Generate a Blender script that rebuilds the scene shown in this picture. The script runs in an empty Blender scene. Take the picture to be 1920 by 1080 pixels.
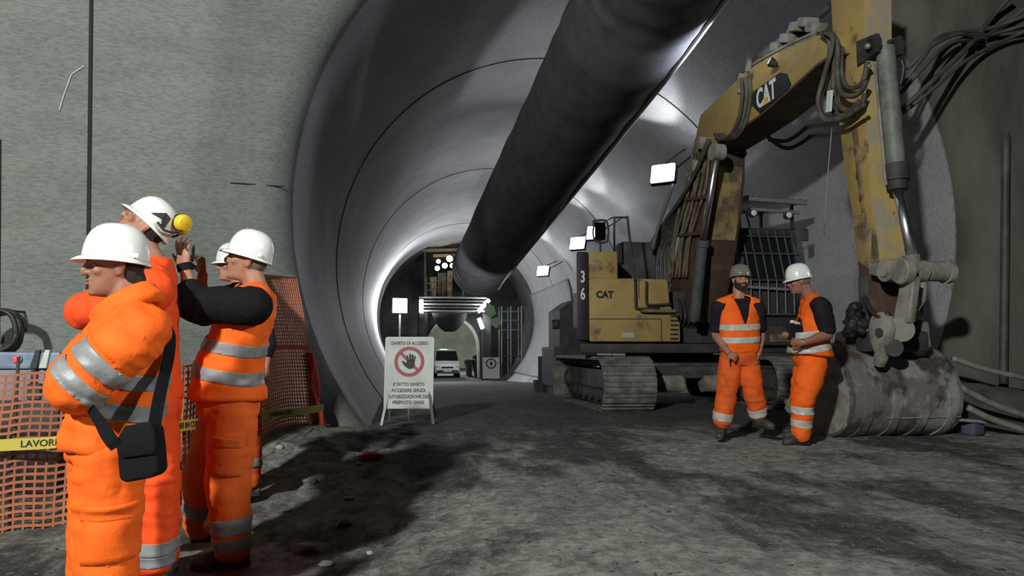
import bpy, bmesh, math, random
from mathutils import Vector as V, Matrix, noise
from math import sin, cos, pi, radians as R

random.seed(7)
scn = bpy.context.scene
COL = scn.collection

# ------------------------------------------------------------------ camera
F, PSI, TH, EYE = 1400.0, 0.144, 0.083, 0.93
FW = V((sin(PSI) * cos(TH), cos(PSI) * cos(TH), sin(TH)))
RT = V((cos(PSI), -sin(PSI), 0.0))
UP = RT.cross(FW)
CAMPOS = V((0, 0, EYE))
cam = bpy.data.cameras.new('camera')
cam.sensor_width = 36.0
cam.lens = F / 1920 * 36.0
cam.clip_start, cam.clip_end = 0.05, 300
camo = bpy.data.objects.new('camera', cam)
COL.objects.link(camo)
camo.matrix_world = Matrix(((RT.x, UP.x, -FW.x, 0), (RT.y, UP.y, -FW.y, 0), (RT.z, UP.z, -FW.z, EYE), (0, 0, 0, 1)))
scn.camera = camo


def ray(x, y):
    return FW + (x - 960) / F * RT + (540 - y) / F * UP


def P(x, y, Y):            # point of the world at distance Y along the tunnel
    v = ray(x, y)
    return CAMPOS + v * (Y / v.y)


def PD(x, y, d):           # point of the world at distance d along the viewing direction
    return CAMPOS + ray(x, y) * d


def smooth(a, b, x):
    t = max(0.0, min(1.0, (x - a) / (b - a)))
    return t * t * (3 - 2 * t)


def ground(x, y):
    z = -0.19 * (1 - smooth(-0.6, 0.9, x)) * (1 - smooth(5.0, 7.2, y))
    z += -0.06 * (1 - smooth(-0.9, 0.1, x)) * (1 - smooth(2.4, 3.6, y))
    z += -0.10 * (1 - smooth(0.0, 3.0, y)) * smooth(-0.6, 0.9, x)
    z += 0.15 * math.exp(-((x + 1.05) / 0.75) ** 2 - ((y - 8.0) / 1.1) ** 2)
    if y > 15:
        z -= 0.87 * min(1.0, (y - 15) / 30.0)
    amp = 0.018 + 0.055 * (1 - smooth(-0.8, 0.8, x)) * smooth(4.0, 5.0, y) * (1 - smooth(9, 10, y))
    z += amp * noise.noise(V((x * 1.3, y * 0.8, 3.0)))
    z += 0.5 * amp * noise.noise(V((x * 3.7, y * 3.1, 9.0)))
    return z


# ------------------------------------------------------------------ materials
_M = {}


def mat(name, col, rough=0.7, metal=0.0, col2=None, scale=6.0, mix=(0.4, 0.65), bump=0.0, bscale=40.0,
        spec=0.5, emit=None, estr=0.0, stretch=None, col3=None, scale3=2.0, mix3=(0.5, 0.7), alpha=None, sheen=0.0, trans=0.0, grain=0.0, gscale=70.0):
    if name in _M:
        return _M[name]
    m = bpy.data.materials.new(name)
    m.use_nodes = True
    nt = m.node_tree
    b = nt.nodes['Principled BSDF']
    b.inputs['Roughness'].default_value = rough
    b.inputs['Metallic'].default_value = metal
    b.inputs['Specular IOR Level'].default_value = spec
    b.inputs['Base Color'].default_value = (*col, 1)
    if sheen:
        b.inputs['Sheen Weight'].default_value = sheen
    if trans:
        b.inputs['Transmission Weight'].default_value = trans
    tc = nt.nodes.new('ShaderNodeTexCoord')
    co = tc.outputs['Object']
    if stretch:
        mp = nt.nodes.new('ShaderNodeMapping')
        mp.inputs['Scale'].default_value = stretch
        nt.links.new(co, mp.inputs['Vector'])
        co = mp.outputs['Vector']

    def nz(s, det=5.0, rgh=0.6):
        n = nt.nodes.new('ShaderNodeTexNoise')
        n.inputs['Scale'].default_value = s
        n.inputs['Detail'].default_value = det
        n.inputs['Roughness'].default_value = rgh
        nt.links.new(co, n.inputs['Vector'])
        return n.outputs['Fac']

    def ramp(src, lo, hi):
        r = nt.nodes.new('ShaderNodeMapRange')
        r.interpolation_type = 'SMOOTHSTEP'
        r.inputs['From Min'].default_value = lo
        r.inputs['From Max'].default_value = hi
        nt.links.new(src, r.inputs['Value'])
        return r.outputs['Result']

    last = None
    if col2:
        mx = nt.nodes.new('ShaderNodeMix')
        mx.data_type = 'RGBA'
        mx.inputs['A'].default_value = (*col, 1)
        mx.inputs['B'].default_value = (*col2, 1)
        nt.links.new(ramp(nz(scale), *mix), mx.inputs['Factor'])
        last = mx.outputs['Result']
    if col3:
        mx = nt.nodes.new('ShaderNodeMix')
        mx.data_type = 'RGBA'
        mx.inputs['A'].default_value = (*col, 1)
        if last:
            nt.links.new(last, mx.inputs['A'])
        mx.inputs['B'].default_value = (*col3, 1)
        nt.links.new(ramp(nz(scale3, 7.0, 0.65), *mix3), mx.inputs['Factor'])
        last = mx.outputs['Result']
    if grain and last:
        mx = nt.nodes.new('ShaderNodeMix')
        mx.data_type = 'RGBA'
        mx.blend_type = 'MULTIPLY'
        mx.inputs['Factor'].default_value = grain
        nt.links.new(last, mx.inputs['A'])
        rp = nt.nodes.new('ShaderNodeCombineColor')
        rr = ramp(nz(gscale, 3.0, 0.7), 0.32, 0.62)
        for s_ in ('Red', 'Green', 'Blue'):
            nt.links.new(rr, rp.inputs[s_])
        nt.links.new(rp.outputs['Color'], mx.inputs['B'])
        last = mx.outputs['Result']
    if last:
        nt.links.new(last, b.inputs['Base Color'])
    if bump:
        bp = nt.nodes.new('ShaderNodeBump')
        bp.inputs['Strength'].default_value = bump
        bp.inputs['Distance'].default_value = 0.02
        nt.links.new(nz(bscale, 4.0), bp.inputs['Height'])
        nt.links.new(bp.outputs['Normal'], b.inputs['Normal'])
    if emit:
        b.inputs['Emission Color'].default_value = (*emit, 1)
        b.inputs['Emission Strength'].default_value = estr
    _M[name] = m
    return m


CONC = mat('wall_concrete', (0.236, 0.254, 0.237), 0.85, col2=(0.20, 0.214, 0.20), scale=1.6, mix=(0.35, 0.7), bump=0.5, bscale=55,
           stretch=(0.45, 1, 1.8), col3=(0.198, 0.208, 0.155), scale3=0.35, mix3=(0.50, 0.8), grain=0.30, gscale=26)
LINING = mat('lining_concrete', (0.42, 0.42, 0.43), 0.75, col2=(0.33, 0.33, 0.34), scale=0.9, mix=(0.3, 0.7), bump=0.4, bscale=35, grain=0.25, gscale=22)
ROCK = mat('shotcrete', (0.11, 0.11, 0.125), 0.9, col2=(0.06, 0.06, 0.068), scale=1.5, bump=0.8, bscale=6)
JOINT = mat('joint_dark', (0.02, 0.02, 0.022), 0.9)
DUCTM = mat('duct_fabric', (0.098, 0.10, 0.107), 0.85, col2=(0.075, 0.075, 0.083), scale=3, bump=0.25, bscale=9, spec=0.15)
DUCTE = mat('duct_seam', (0.035, 0.035, 0.04), 0.7)
YEL = mat('machine_yellow', (0.40, 0.275, 0.09), 0.6, col2=(0.30, 0.215, 0.09), scale=3, mix=(0.4, 0.7), col3=(0.10, 0.075, 0.05), scale3=2.3, mix3=(0.56, 0.68), bump=0.1, bscale=25)
YELD = mat('machine_yellow_muddy', (0.33, 0.23, 0.09), 0.75, col2=(0.12, 0.08, 0.05), scale=2.2, mix=(0.42, 0.58), col3=(0.30, 0.27, 0.22), scale3=3.5, mix3=(0.55, 0.7), bump=0.4, bscale=18)
BROWN = mat('rusty_brown', (0.075, 0.045, 0.032), 0.8, col2=(0.13, 0.085, 0.05), scale=3, mix=(0.5, 0.7), bump=0.3, bscale=18)
DUSTY = mat('dusty_steel', (0.30, 0.28, 0.25), 0.8, col2=(0.17, 0.15, 0.13), scale=5, mix=(0.4, 0.65), bump=0.3, bscale=25)
STEELG = mat('bucket_steel', (0.20, 0.175, 0.165), 0.6, col2=(0.36, 0.35, 0.33), scale=1.8, mix=(0.48, 0.58), col3=(0.085, 0.068, 0.06), scale3=2.2, mix3=(0.50, 0.62), bump=0.25, bscale=20, metal=0.2)
DARKM = mat('dark_machine', (0.03, 0.03, 0.032), 0.7, col2=(0.055, 0.05, 0.05), scale=4, bump=0.2, bscale=20)
GREYM = mat('grey_machine', (0.085, 0.09, 0.088), 0.7, col2=(0.04, 0.04, 0.042), scale=3, mix=(0.4, 0.65), bump=0.3, bscale=16)
TRACKM = mat('track_steel', (0.22, 0.22, 0.195), 0.8, col2=(0.10, 0.10, 0.09), scale=5, mix=(0.35, 0.65), bump=0.5, bscale=22)
HOSED = mat('dusty_hose', (0.060, 0.055, 0.045), 0.7, col2=(0.13, 0.115, 0.085), scale=5, mix=(0.45, 0.65))
RUBBER = mat('hose_rubber', (0.028, 0.028, 0.03), 0.5, col2=(0.07, 0.065, 0.06), scale=4, mix=(0.5, 0.7))
CABLEM = mat('cable_rubber', (0.045, 0.05, 0.045), 0.6, col2=(0.085, 0.09, 0.08), scale=3)
PIPEM = mat('pipe_grey', (0.26, 0.27, 0.25), 0.6, col2=(0.15, 0.15, 0.14), scale=3)
CHROME = mat('chrome_rod', (0.88, 0.89, 0.9), 0.32, metal=1.0)
GLASSD = mat('dark_glass', (0.012, 0.014, 0.018), 0.12, spec=0.6)
WHITEP = mat('white_panel', (0.62, 0.64, 0.62), 0.5, col2=(0.5, 0.52, 0.5), scale=6)
BLACKP = mat('black_print', (0.018, 0.018, 0.02), 0.6)
REDP = mat('red_print', (0.33, 0.03, 0.045), 0.5)
WHITEL = mat('white_letter', (0.72, 0.72, 0.70), 0.5)
YELL = mat('yellow_letter', (0.75, 0.48, 0.05), 0.5)
LAMPG = mat('lamp_glass_lit', (1, 1, 1), 0.3, emit=(0.92, 0.96, 1.0), estr=40)
TUBEG = mat('light_tube_lit', (1, 1, 1), 0.3, emit=(0.95, 1.0, 0.97), estr=14)
WARMG = mat('warm_lamp_lit', (1, 1, 1), 0.3, emit=(1.0, 0.93, 0.80), estr=22)
REDG = mat('red_lamp_lit', (0.6, 0.02, 0.02), 0.3, emit=(1.0, 0.03, 0.06), estr=3.0)
NETM = mat('orange_net', (0.46, 0.14, 0.06), 0.65, col2=(0.33, 0.11, 0.06), scale=3)
NETR = mat('red_net', (0.55, 0.055, 0.025), 0.6, col2=(0.42, 0.04, 0.02), scale=5)
TAPEM = mat('yellow_tape', (0.55, 0.47, 0.07), 0.5)
BLUEM = mat('blue_paint', (0.20, 0.27, 0.36), 0.5, col2=(0.14, 0.19, 0.27), scale=8)
SHEETM = mat('white_membrane', (0.62, 0.64, 0.66), 0.7, col2=(0.52, 0.53, 0.55), scale=2, bump=0.3, bscale=4)
WOODM = mat('old_wood', (0.20, 0.15, 0.10), 0.8, col2=(0.13, 0.10, 0.07), scale=5)
GREENM = mat('green_sheet', (0.30, 0.40, 0.24), 0.7)
BEIGE = mat('beige_paint', (0.42, 0.40, 0.36), 0.6)

SKIN = mat('skin', (0.38, 0.195, 0.125), 0.5, col2=(0.32, 0.145, 0.095), scale=14, mix=(0.4, 0.7), bump=0.08, bscale=160, spec=0.4)
SKIN2 = mat('skin_tanned_shaded', (0.31, 0.15, 0.098), 0.5, col2=(0.26, 0.112, 0.075), scale=14, mix=(0.4, 0.7), bump=0.08, bscale=160, spec=0.4)  # darker tone; holds the helmet's shade on the nearest face
HAIRD = mat('dark_hair', (0.02, 0.013, 0.01), 0.7, bump=0.6, bscale=220, stretch=(3, 3, 0.5))
HAIRG = mat('grey_hair', (0.16, 0.14, 0.12), 0.7, bump=0.6, bscale=220, stretch=(3, 3, 0.5))
EYEW = mat('eye_white', (0.34, 0.31, 0.29), 0.35)
IRISM = mat('iris_dark', (0.03, 0.02, 0.015), 0.2)
LIPM = mat('lips', (0.40, 0.16, 0.12), 0.5)
ORANGE = mat('hivis_orange', (0.95, 0.145, 0.012), 0.75, col2=(0.82, 0.11, 0.010), scale=7, mix=(0.4, 0.7), bump=0.15, bscale=60, spec=0.25)
ORANGE2 = mat('hivis_orange_worn', (0.80, 0.13, 0.02), 0.8, col2=(0.62, 0.10, 0.02), scale=6, mix=(0.4, 0.65), bump=0.15, bscale=60, spec=0.2, col3=(0.42, 0.09, 0.03), scale3=5, mix3=(0.56, 0.72))
ORANGER = mat('hivis_red_orange', (0.92, 0.085, 0.015), 0.75, col2=(0.80, 0.07, 0.012), scale=7, mix=(0.4, 0.7), bump=0.15, bscale=60, spec=0.25)
REFL = mat('reflective_tape', (0.25, 0.26, 0.27), 0.45, col2=(0.19, 0.20, 0.21), scale=12, bump=0.05, bscale=120)
REFLB = mat('reflective_tape_bright', (0.55, 0.54, 0.50), 0.4, col2=(0.42, 0.41, 0.38), scale=12)
BLACKF = mat('black_fabric', (0.010, 0.010, 0.012), 0.85, spec=0.08, bump=0.3, bscale=50)
NAVYF = mat('dark_shirt', (0.022, 0.018, 0.024), 0.85, spec=0.08, col2=(0.015, 0.013, 0.018), scale=5, bump=0.3, bscale=50)
BOOTM = mat('boot_leather', (0.035, 0.032, 0.03), 0.7, col2=(0.10, 0.095, 0.085), scale=7, mix=(0.45, 0.7))
HELMW = mat('helmet_white', (0.74, 0.76, 0.75), 0.22, spec=0.5)
HELMG = mat('helmet_grey', (0.17, 0.155, 0.14), 0.25, spec=0.6)
EARY = mat('earmuff_yellow', (0.75, 0.50, 0.02), 0.45)
EARB = mat('earmuff_black', (0.02, 0.02, 0.02), 0.6)
STEEL = mat('galvanised', (0.30, 0.31, 0.32), 0.5, metal=0.5)


# ------------------------------------------------------------------ object helpers
def setp(o, label=None, cat=None, group=None, kind=None):
    if label:
        o['label'] = label
    if cat:
        o['category'] = cat
    if group:
        o['group'] = group
    if kind:
        o['kind'] = kind
    return o


def thing(name, loc, label, cat, group=None):
    o = bpy.data.objects.new(name, None)
    o.empty_display_size = 0.2
    o.location = loc
    COL.objects.link(o)
    return setp(o, label, cat, group)


def root_of(o):
    while o.parent:
        o = o.parent
    return o


def link(name, me, m, parent=None, smooth_=True, label=None):
    """mesh given in world coordinates -> object, its origin moved to the root's base or its own base"""
    if isinstance(m, (list, tuple)):
        for k in m:
            me.materials.append(k)
    else:
        me.materials.append(m)
    if parent is not None:
        org = root_of(parent).location.copy()
    else:
        xs = [v.co for v in me.vertices]
        lo = V((min(c.x for c in xs), min(c.y for c in xs), min(c.z for c in xs)))
        hi = V((max(c.x for c in xs), max(c.y for c in xs), max(c.z for c in xs)))
        org = V(((lo.x + hi.x) / 2, (lo.y + hi.y) / 2, lo.z))
    me.transform(Matrix.Translation(-org))
    if smooth_:
        me.shade_smooth()
    o = bpy.data.objects.new(name, me)
    COL.objects.link(o)
    if parent is not None:
        o.parent = parent
    else:
        o.location = org
    if label:
        o['label'] = label
    return o


def obj(name, bm, m, parent=None, smooth_=False, label=None, recalc=True, angle=None):
    if recalc:
        bmesh.ops.recalc_face_normals(bm, faces=bm.faces)
    me = bpy.data.meshes.new(name)
    bm.to_mesh(me)
    bm.free()
    o = link(name, me, m, parent, smooth_, label)
    if angle:
        me.shade_smooth()
        try:
            me.set_sharp_from_angle(angle=R(angle))
        except Exception:
            pass
    return o


def struct(name, bm, m, smooth_=False, recalc=True):
    o = obj(name, bm, m, None, smooth_, recalc=recalc)
    o['kind'] = 'structure'
    return o


# ------------------------------------------------------------------ shapes
def box(bm, c, s, mtx=None, bev=0.0):
    r = bmesh.ops.create_cube(bm, size=1.0)
    vs = r['verts']
    for v in vs:
        v.co = V((v.co.x * s[0], v.co.y * s[1], v.co.z * s[2]))
    if bev:
        es = list({e for v in vs for e in v.link_edges})
        rr = bmesh.ops.bevel(bm, geom=es, offset=bev, segments=2, affect='EDGES', profile=0.6)
        vs = list({v for f in rr['faces'] for v in f.verts} | {v for v in vs if v.is_valid})
    for v in vs:
        if mtx is not None:
            v.co = mtx @ v.co
        v.co = v.co + V(c)
    return vs


def boxb(x0, x1, y0, y1, z0, z1, bev=0.0, bm=None):
    bm = bm or bmesh.new()
    box(bm, ((x0 + x1) / 2, (y0 + y1) / 2, (z0 + z1) / 2), (abs(x1 - x0), abs(y1 - y0), abs(z1 - z0)), None, bev)
    return bm


def frame_from(d, ref=None):
    d = d.normalized()
    ref = ref or (V((0, 0, 1)) if abs(d.z) < 0.95 else V((1, 0, 0)))
    a = d.cross(ref).normalized()
    b = a.cross(d).normalized()
    return a, b


def beam(bm, p, q, w, h, ref=None, bev=0.0):
    """rectangular bar from p to q"""
    p, q = V(p), V(q)
    d = q - p
    a, b = frame_from(d, ref)
    m = Matrix((a, d.normalized(), b)).transposed()
    return box(bm, (p + q) / 2, (w, d.length, h), m, bev)


def catmull(pts, n=8):
    pts = [V(p) for p in pts]
    if len(pts) < 3:
        return [pts[0].lerp(pts[1], i / n) for i in range(n + 1)]
    e = [pts[0] * 2 - pts[1]] + pts + [pts[-1] * 2 - pts[-2]]
    out = []
    for i in range(1, len(e) - 2):
        a, b, c, d = e[i - 1:i + 3]
        for k in range(n):
            t = k / n
            out.append(0.5 * ((2 * b) + (c - a) * t + (2 * a - 5 * b + 4 * c - d) * t * t + (3 * b - a - 3 * c + d) * t ** 3))
    out.append(pts[-1])
    return out


def loft(bm, rings, caps=True, closed=False):
    """rings: lists of equally many points"""
    vr = [[bm.verts.new(p) for p in r] for r in rings]
    n = len(vr[0])
    m = len(vr)
    for i in range(m if closed else m - 1):
        a, b = vr[i], vr[(i + 1) % m]
        for k in range(n):
            bm.faces.new((a[k], a[(k + 1) % n], b[(k + 1) % n], b[k]))
    if caps and not closed:
        bm.faces.new(list(reversed(vr[0])))
        bm.faces.new(vr[-1])
    return vr


def tube(bm, pts, r, seg=10, caps=True, round_=False):
    """tube through the points, r a number or a list"""
    pts = [V(p) for p in pts]
    n = len(pts)
    rs = [r] * n if isinstance(r, (int, float)) else list(r)
    tang = [(pts[min(i + 1, n - 1)] - pts[max(i - 1, 0)]).normalized() for i in range(n)]
    a, b = frame_from(tang[0])
    rings = []
    for i in range(n):
        t = tang[i]
        a = (a - t * a.dot(t)).normalized()
        b = t.cross(a)
        if round_ and i == 0:
            for k in (0.15, 0.5, 0.85):
                q = pts[0] - t * rs[0] * (1 - k)
                rr = rs[0] * math.sqrt(max(0.02, 1 - (1 - k) ** 2))
                rings.append([q + (a * cos(2 * pi * j / seg) + b * sin(2 * pi * j / seg)) * rr for j in range(seg)])
        rings.append([pts[i] + (a * cos(2 * pi * j / seg) + b * sin(2 * pi * j / seg)) * rs[i] for j in range(seg)])
        if round_ and i == n - 1:
            for k in (0.85, 0.5, 0.15):
                q = pts[-1] + t * rs[-1] * (1 - k)
                rr = rs[-1] * math.sqrt(max(0.02, 1 - (1 - k) ** 2))
                rings.append([q + (a * cos(2 * pi * j / seg) + b * sin(2 * pi * j / seg)) * rr for j in range(seg)])
    loft(bm, rings, caps)
    return bm


def tubeo(name, pts, r, m, parent=None, seg=10, n=8, label=None, cat=None, group=None, curve=True):
    bm = bmesh.new()
    tube(bm, catmull(pts, n) if curve else pts, r, seg)
    o = obj(name, bm, m, parent, True)
    return setp(o, label, cat, group)


def cyl(bm, p, q, r, seg=20, r2=None):
    tube(bm, [p, q], [r, r if r2 is None else r2], seg)
    return bm


def ell(bm, c, ax, ay, az, u=14, v=10):
    """ellipsoid with its three half-axis vectors"""
    c = V(c)
    rings = []
    for i in range(1, v):
        ph = pi * i / v
        rings.append([c + ax * (sin(ph) * cos(2 * pi * k / u)) + ay * (sin(ph) * sin(2 * pi * k / u)) + az * cos(ph) for k in range(u)])
    vr = loft(bm, rings, False)
    t, b = bm.verts.new(c + az), bm.verts.new(c - az)
    for k in range(u):
        bm.faces.new((t, vr[0][(k + 1) % u], vr[0][k]))
        bm.faces.new((b, vr[-1][k], vr[-1][(k + 1) % u]))


def ball(bm, c, r, u=12, v=8):
    ell(bm, c, V((r, 0, 0)), V((0, r, 0)), V((0, 0, r)), u, v)


def prism(bm, pts, d):
    """outline pts (in space, planar) pushed along the vector d"""
    a = [bm.verts.new(V(p)) for p in pts]
    b = [bm.verts.new(V(p) + d) for p in pts]
    n = len(a)
    bm.faces.new(a)
    bm.faces.new(list(reversed(b)))
    for i in range(n):
        bm.faces.new((a[i], b[i], b[(i + 1) % n], a[(i + 1) % n]))
    return bm


def bevel_all(bm, w, seg=2, ang=25):
    bmesh.ops.recalc_face_normals(bm, faces=bm.faces)
    es = [e for e in bm.edges if len(e.link_faces) == 2 and e.calc_face_angle(0) > R(ang)]
    bmesh.ops.bevel(bm, geom=es, offset=w, segments=seg, affect='EDGES', profile=0.5, clamp_overlap=True)
    return bm


def mesh_from(o_tmp):
    dg = bpy.context.evaluated_depsgraph_get()
    dg.update()
    me = bpy.data.meshes.new_from_object(o_tmp.evaluated_get(dg), depsgraph=dg)
    return me


def text_bm(txt, size, extrude=0.002, bold=0.0, sx=1.0):
    cu = bpy.data.curves.new('lettering', 'FONT')
    cu.body = txt
    cu.size = size
    cu.extrude = extrude
    cu.offset = bold
    cu.align_x = 'CENTER'
    cu.align_y = 'CENTER'
    cu.resolution_u = 3
    o = bpy.data.objects.new('lettering', cu)
    COL.objects.link(o)
    me = mesh_from(o)
    bm = bmesh.new()
    bm.from_mesh(me)
    bpy.data.objects.remove(o)
    bpy.data.curves.remove(cu)
    bpy.data.meshes.remove(me)
    if sx != 1.0:
        for v in bm.verts:
            v.co.x *= sx
    return bm


def place(bm, origin, right, up):
    """map the xy plane of bm to the plane right/up at origin"""
    right, up = V(right), V(up)
    nrm = right.normalized().cross(up.normalized()) * right.length
    for v in bm.verts:
        c = v.co.copy()
        v.co = V(origin) + right * c.x + up * c.y + nrm * c.z
    return bm


def join(bm, other):
    me = bpy.data.meshes.new('tmp')
    other.to_mesh(me)
    other.free()
    bm.from_mesh(me)
    bpy.data.meshes.remove(me)
    return bm


def remesh(bm, vox, smooth_it=4, fac=0.5):
    bmesh.ops.recalc_face_normals(bm, faces=bm.faces)
    me = bpy.data.meshes.new('shape')
    bm.to_mesh(me)
    bm.free()
    o = bpy.data.objects.new('shape', me)
    COL.objects.link(o)
    r = o.modifiers.new('r', 'REMESH')
    r.mode = 'VOXEL'
    r.voxel_size = vox
    r.adaptivity = 0.0
    if smooth_it:
        s = o.modifiers.new('s', 'SMOOTH')
        s.factor = fac
        s.iterations = smooth_it
    out = mesh_from(o)
    bpy.data.objects.remove(o)
    bpy.data.meshes.remove(me)
    return out


# ------------------------------------------------------------------ the tunnel
CX, CZ, RAD = 2.985, 2.64, 4.285
Y0, YEND = 8.5, 40.8
XE = CX - RAD - 0.42


def wall_y(x):
    return Y0 - max(0.0, XE - x) / 3.17


def ringpt(a, r, y):
    return V((CX + r * cos(a), y, CZ + r * sin(a)))


def headwall(name, a0, a1, m, n=48):
    bm = bmesh.new()
    fil = 0.42
    rs = [(RAD + fil * (1 - cos(t * pi / 2 / 8)), fil * (1 - sin(t * pi / 2 / 8))) for t in range(9)]
    rs += [(RAD + fil + 0.5 * k + 0.11 * k * k, 0.0) for k in range(1, 13)]
    grid = []
    for i in range(n + 1):
        a = a0 + (a1 - a0) * i / n
        row = []
        for r, dy in rs:
            p = ringpt(a, r, 0)
            p.y = wall_y(p.x) + dy
            row.append(bm.verts.new(p))
        grid.append(row)
    for i in range(n):
        for k in range(len(rs) - 1):
            bm.faces.new((grid[i][k], grid[i][k + 1], grid[i + 1][k + 1], grid[i + 1][k]))
    return struct(name, bm, m, True)


headwall('wall_left', R(90), R(232), CONC)
WBROWN = mat('headwall_brown', (0.13, 0.125, 0.105), 0.9, col2=(0.075, 0.068, 0.055), scale=0.9, mix=(0.35, 0.65), bump=0.6, bscale=7, stretch=(1.6, 1, 0.5))  # right head wall is darker and browner than the left one
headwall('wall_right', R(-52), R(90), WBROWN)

bm = bmesh.new()
rows = []
A0, A1, NA = R(-52), R(232), 120
ys = [Y0 + 0.40, 10, 12, 14.6, 17, 20, 24, 28, 32, 35, 38, YEND]
for y in ys:
    rows.append([bm.verts.new(ringpt(A0 + (A1 - A0) * i / NA, RAD, y)) for i in range(NA + 1)])
for j in range(len(ys) - 1):
    for i in range(NA):
        bm.faces.new((rows[j][i], rows[j][i + 1], rows[j + 1][i + 1], rows[j + 1][i]))
struct('wall_tunnel', bm, LINING, True)

# pour joints of the lining: thin dark rings
k = 0
for y in (14.68, 24.14, 35.0):
    bm = bmesh.new()
    k += 1
    rr = []
    for (dr, dy) in ((0.004, -0.022), (-0.012, -0.018), (-0.012, 0.018), (0.004, 0.022)):
        rr.append([ringpt(A0 + (A1 - A0) * i / NA, RAD + dr, y + dy) for i in range(NA + 1)])
    vv = [[bm.verts.new(p) for p in r_] for r_ in rr]
    for q in range(3):
        for i in range(NA):
            bm.faces.new((vv[q][i], vv[q][i + 1], vv[q + 1][i + 1], vv[q + 1][i]))
    struct('trim_%d' % k, bm, JOINT, True)


def wall_strip(a, b, w):
    """thin dark joint lying on the left head wall between two pixels of the wall"""
    bm = bmesh.new()
    n = 12
    t = []
    for i in range(n + 1):
        f = i / n
        px, py = a[0] + (b[0] - a[0]) * f, a[1] + (b[1] - a[1]) * f
        v = ray(px, py)
        # wall plane: y = Y0 - (XE - x)/3.17
        s = (Y0 - XE / 3.17) / (v.y - v.x / 3.17)
        t.append(CAMPOS + v * s)
    d = (t[-1] - t[0]).normalized()
    nrm = V((1 / 3.17, -1, 0)).normalized()
    side = d.cross(nrm)
    loft(bm, [[p + side * w + nrm * 0.004, p + side * w * 0.6 + nrm * 0.016, p - side * w * 0.6 + nrm * 0.016, p - side * w + nrm * 0.004] for p in t])
    return bm


struct('trim_4', wall_strip((172, -60), (163, 700), 0.019), JOINT)
struct('trim_5', wall_strip((0, 262), (-3, 700), 0.012), JOINT)
struct('trim_6', wall_strip((432, 343), (532, 350), 0.008), JOINT)
CHALK = mat('chalk_mark', (0.50, 0.52, 0.48), 0.9)
for n_, q in enumerate([((158, 124), (134, 140)), ((134, 140), (120, 178)), ((120, 178), (111, 208))]):
    struct('trim_%d' % (7 + n_), wall_strip(q[0], q[1], 0.008), CHALK)

# rock beyond the lined part
bm = bmesh.new()
rows = []
ys = [YEND - 0.02 + 1.3 * i for i in range(30)]
for j, y in enumerate(ys):
    row = []
    for i in range(61):
        a = A0 + (A1 - A0) * i / 60
        r = RAD + (0.02 if j == 0 else 0.45 + 0.22 * noise.noise(V((cos(a) * 3, sin(a) * 3, y * 0.6))))
        row.append(bm.verts.new(ringpt(a, r, y)))
    rows.append(row)
for j in range(len(ys) - 1):
    for i in range(60):
        bm.faces.new((rows[j][i], rows[j][i + 1], rows[j + 1][i + 1], rows[j + 1][i]))
struct('wall_rock', bm, ROCK, True)
bm = bmesh.new()
cv = bm.verts.new((CX, 76.3, CZ))
rr = [bm.verts.new(ringpt(2 * pi * i / 40, 5.2, 75 + 0.5 * noise.noise(V((i * 1.0, 0, 0))))) for i in range(40)]
for i in range(40):
    bm.faces.new((cv, rr[i], rr[(i + 1) % 40]))
FACEM = mat('far_face', (0.46, 0.50, 0.42), 0.9, col2=(0.34, 0.38, 0.32), scale=0.6, bump=0.5, bscale=3)
struct('wall_end', bm, FACEM)

# floor
bm = bmesh.new()
xs = []
x = -9.0
while x < 17:
    xs.append(x)
    x += 0.055 if -1.9 < x < 6.6 else (0.12 if -4 < x < 8 else 0.4)
ysl = []
y = -3.0
while y < 77:
    ysl.append(y)
    y += 0.06 if 2.2 < y < 9.5 else (0.11 if 9.4 < y < 14 else (0.3 if y < 30 else 0.8))
g = [[bm.verts.new((x, y, ground(x, y) + 0.020 * noise.noise(V((x * 6, y * 6, 1))) + 0.010 * noise.noise(V((x * 15, y * 15, 5))))) for x in xs] for y in ysl]
for j in range(len(ysl) - 1):
    for i in range(len(xs) - 1):
        bm.faces.new((g[j][i], g[j][i + 1], g[j + 1][i + 1], g[j + 1][i]))


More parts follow.
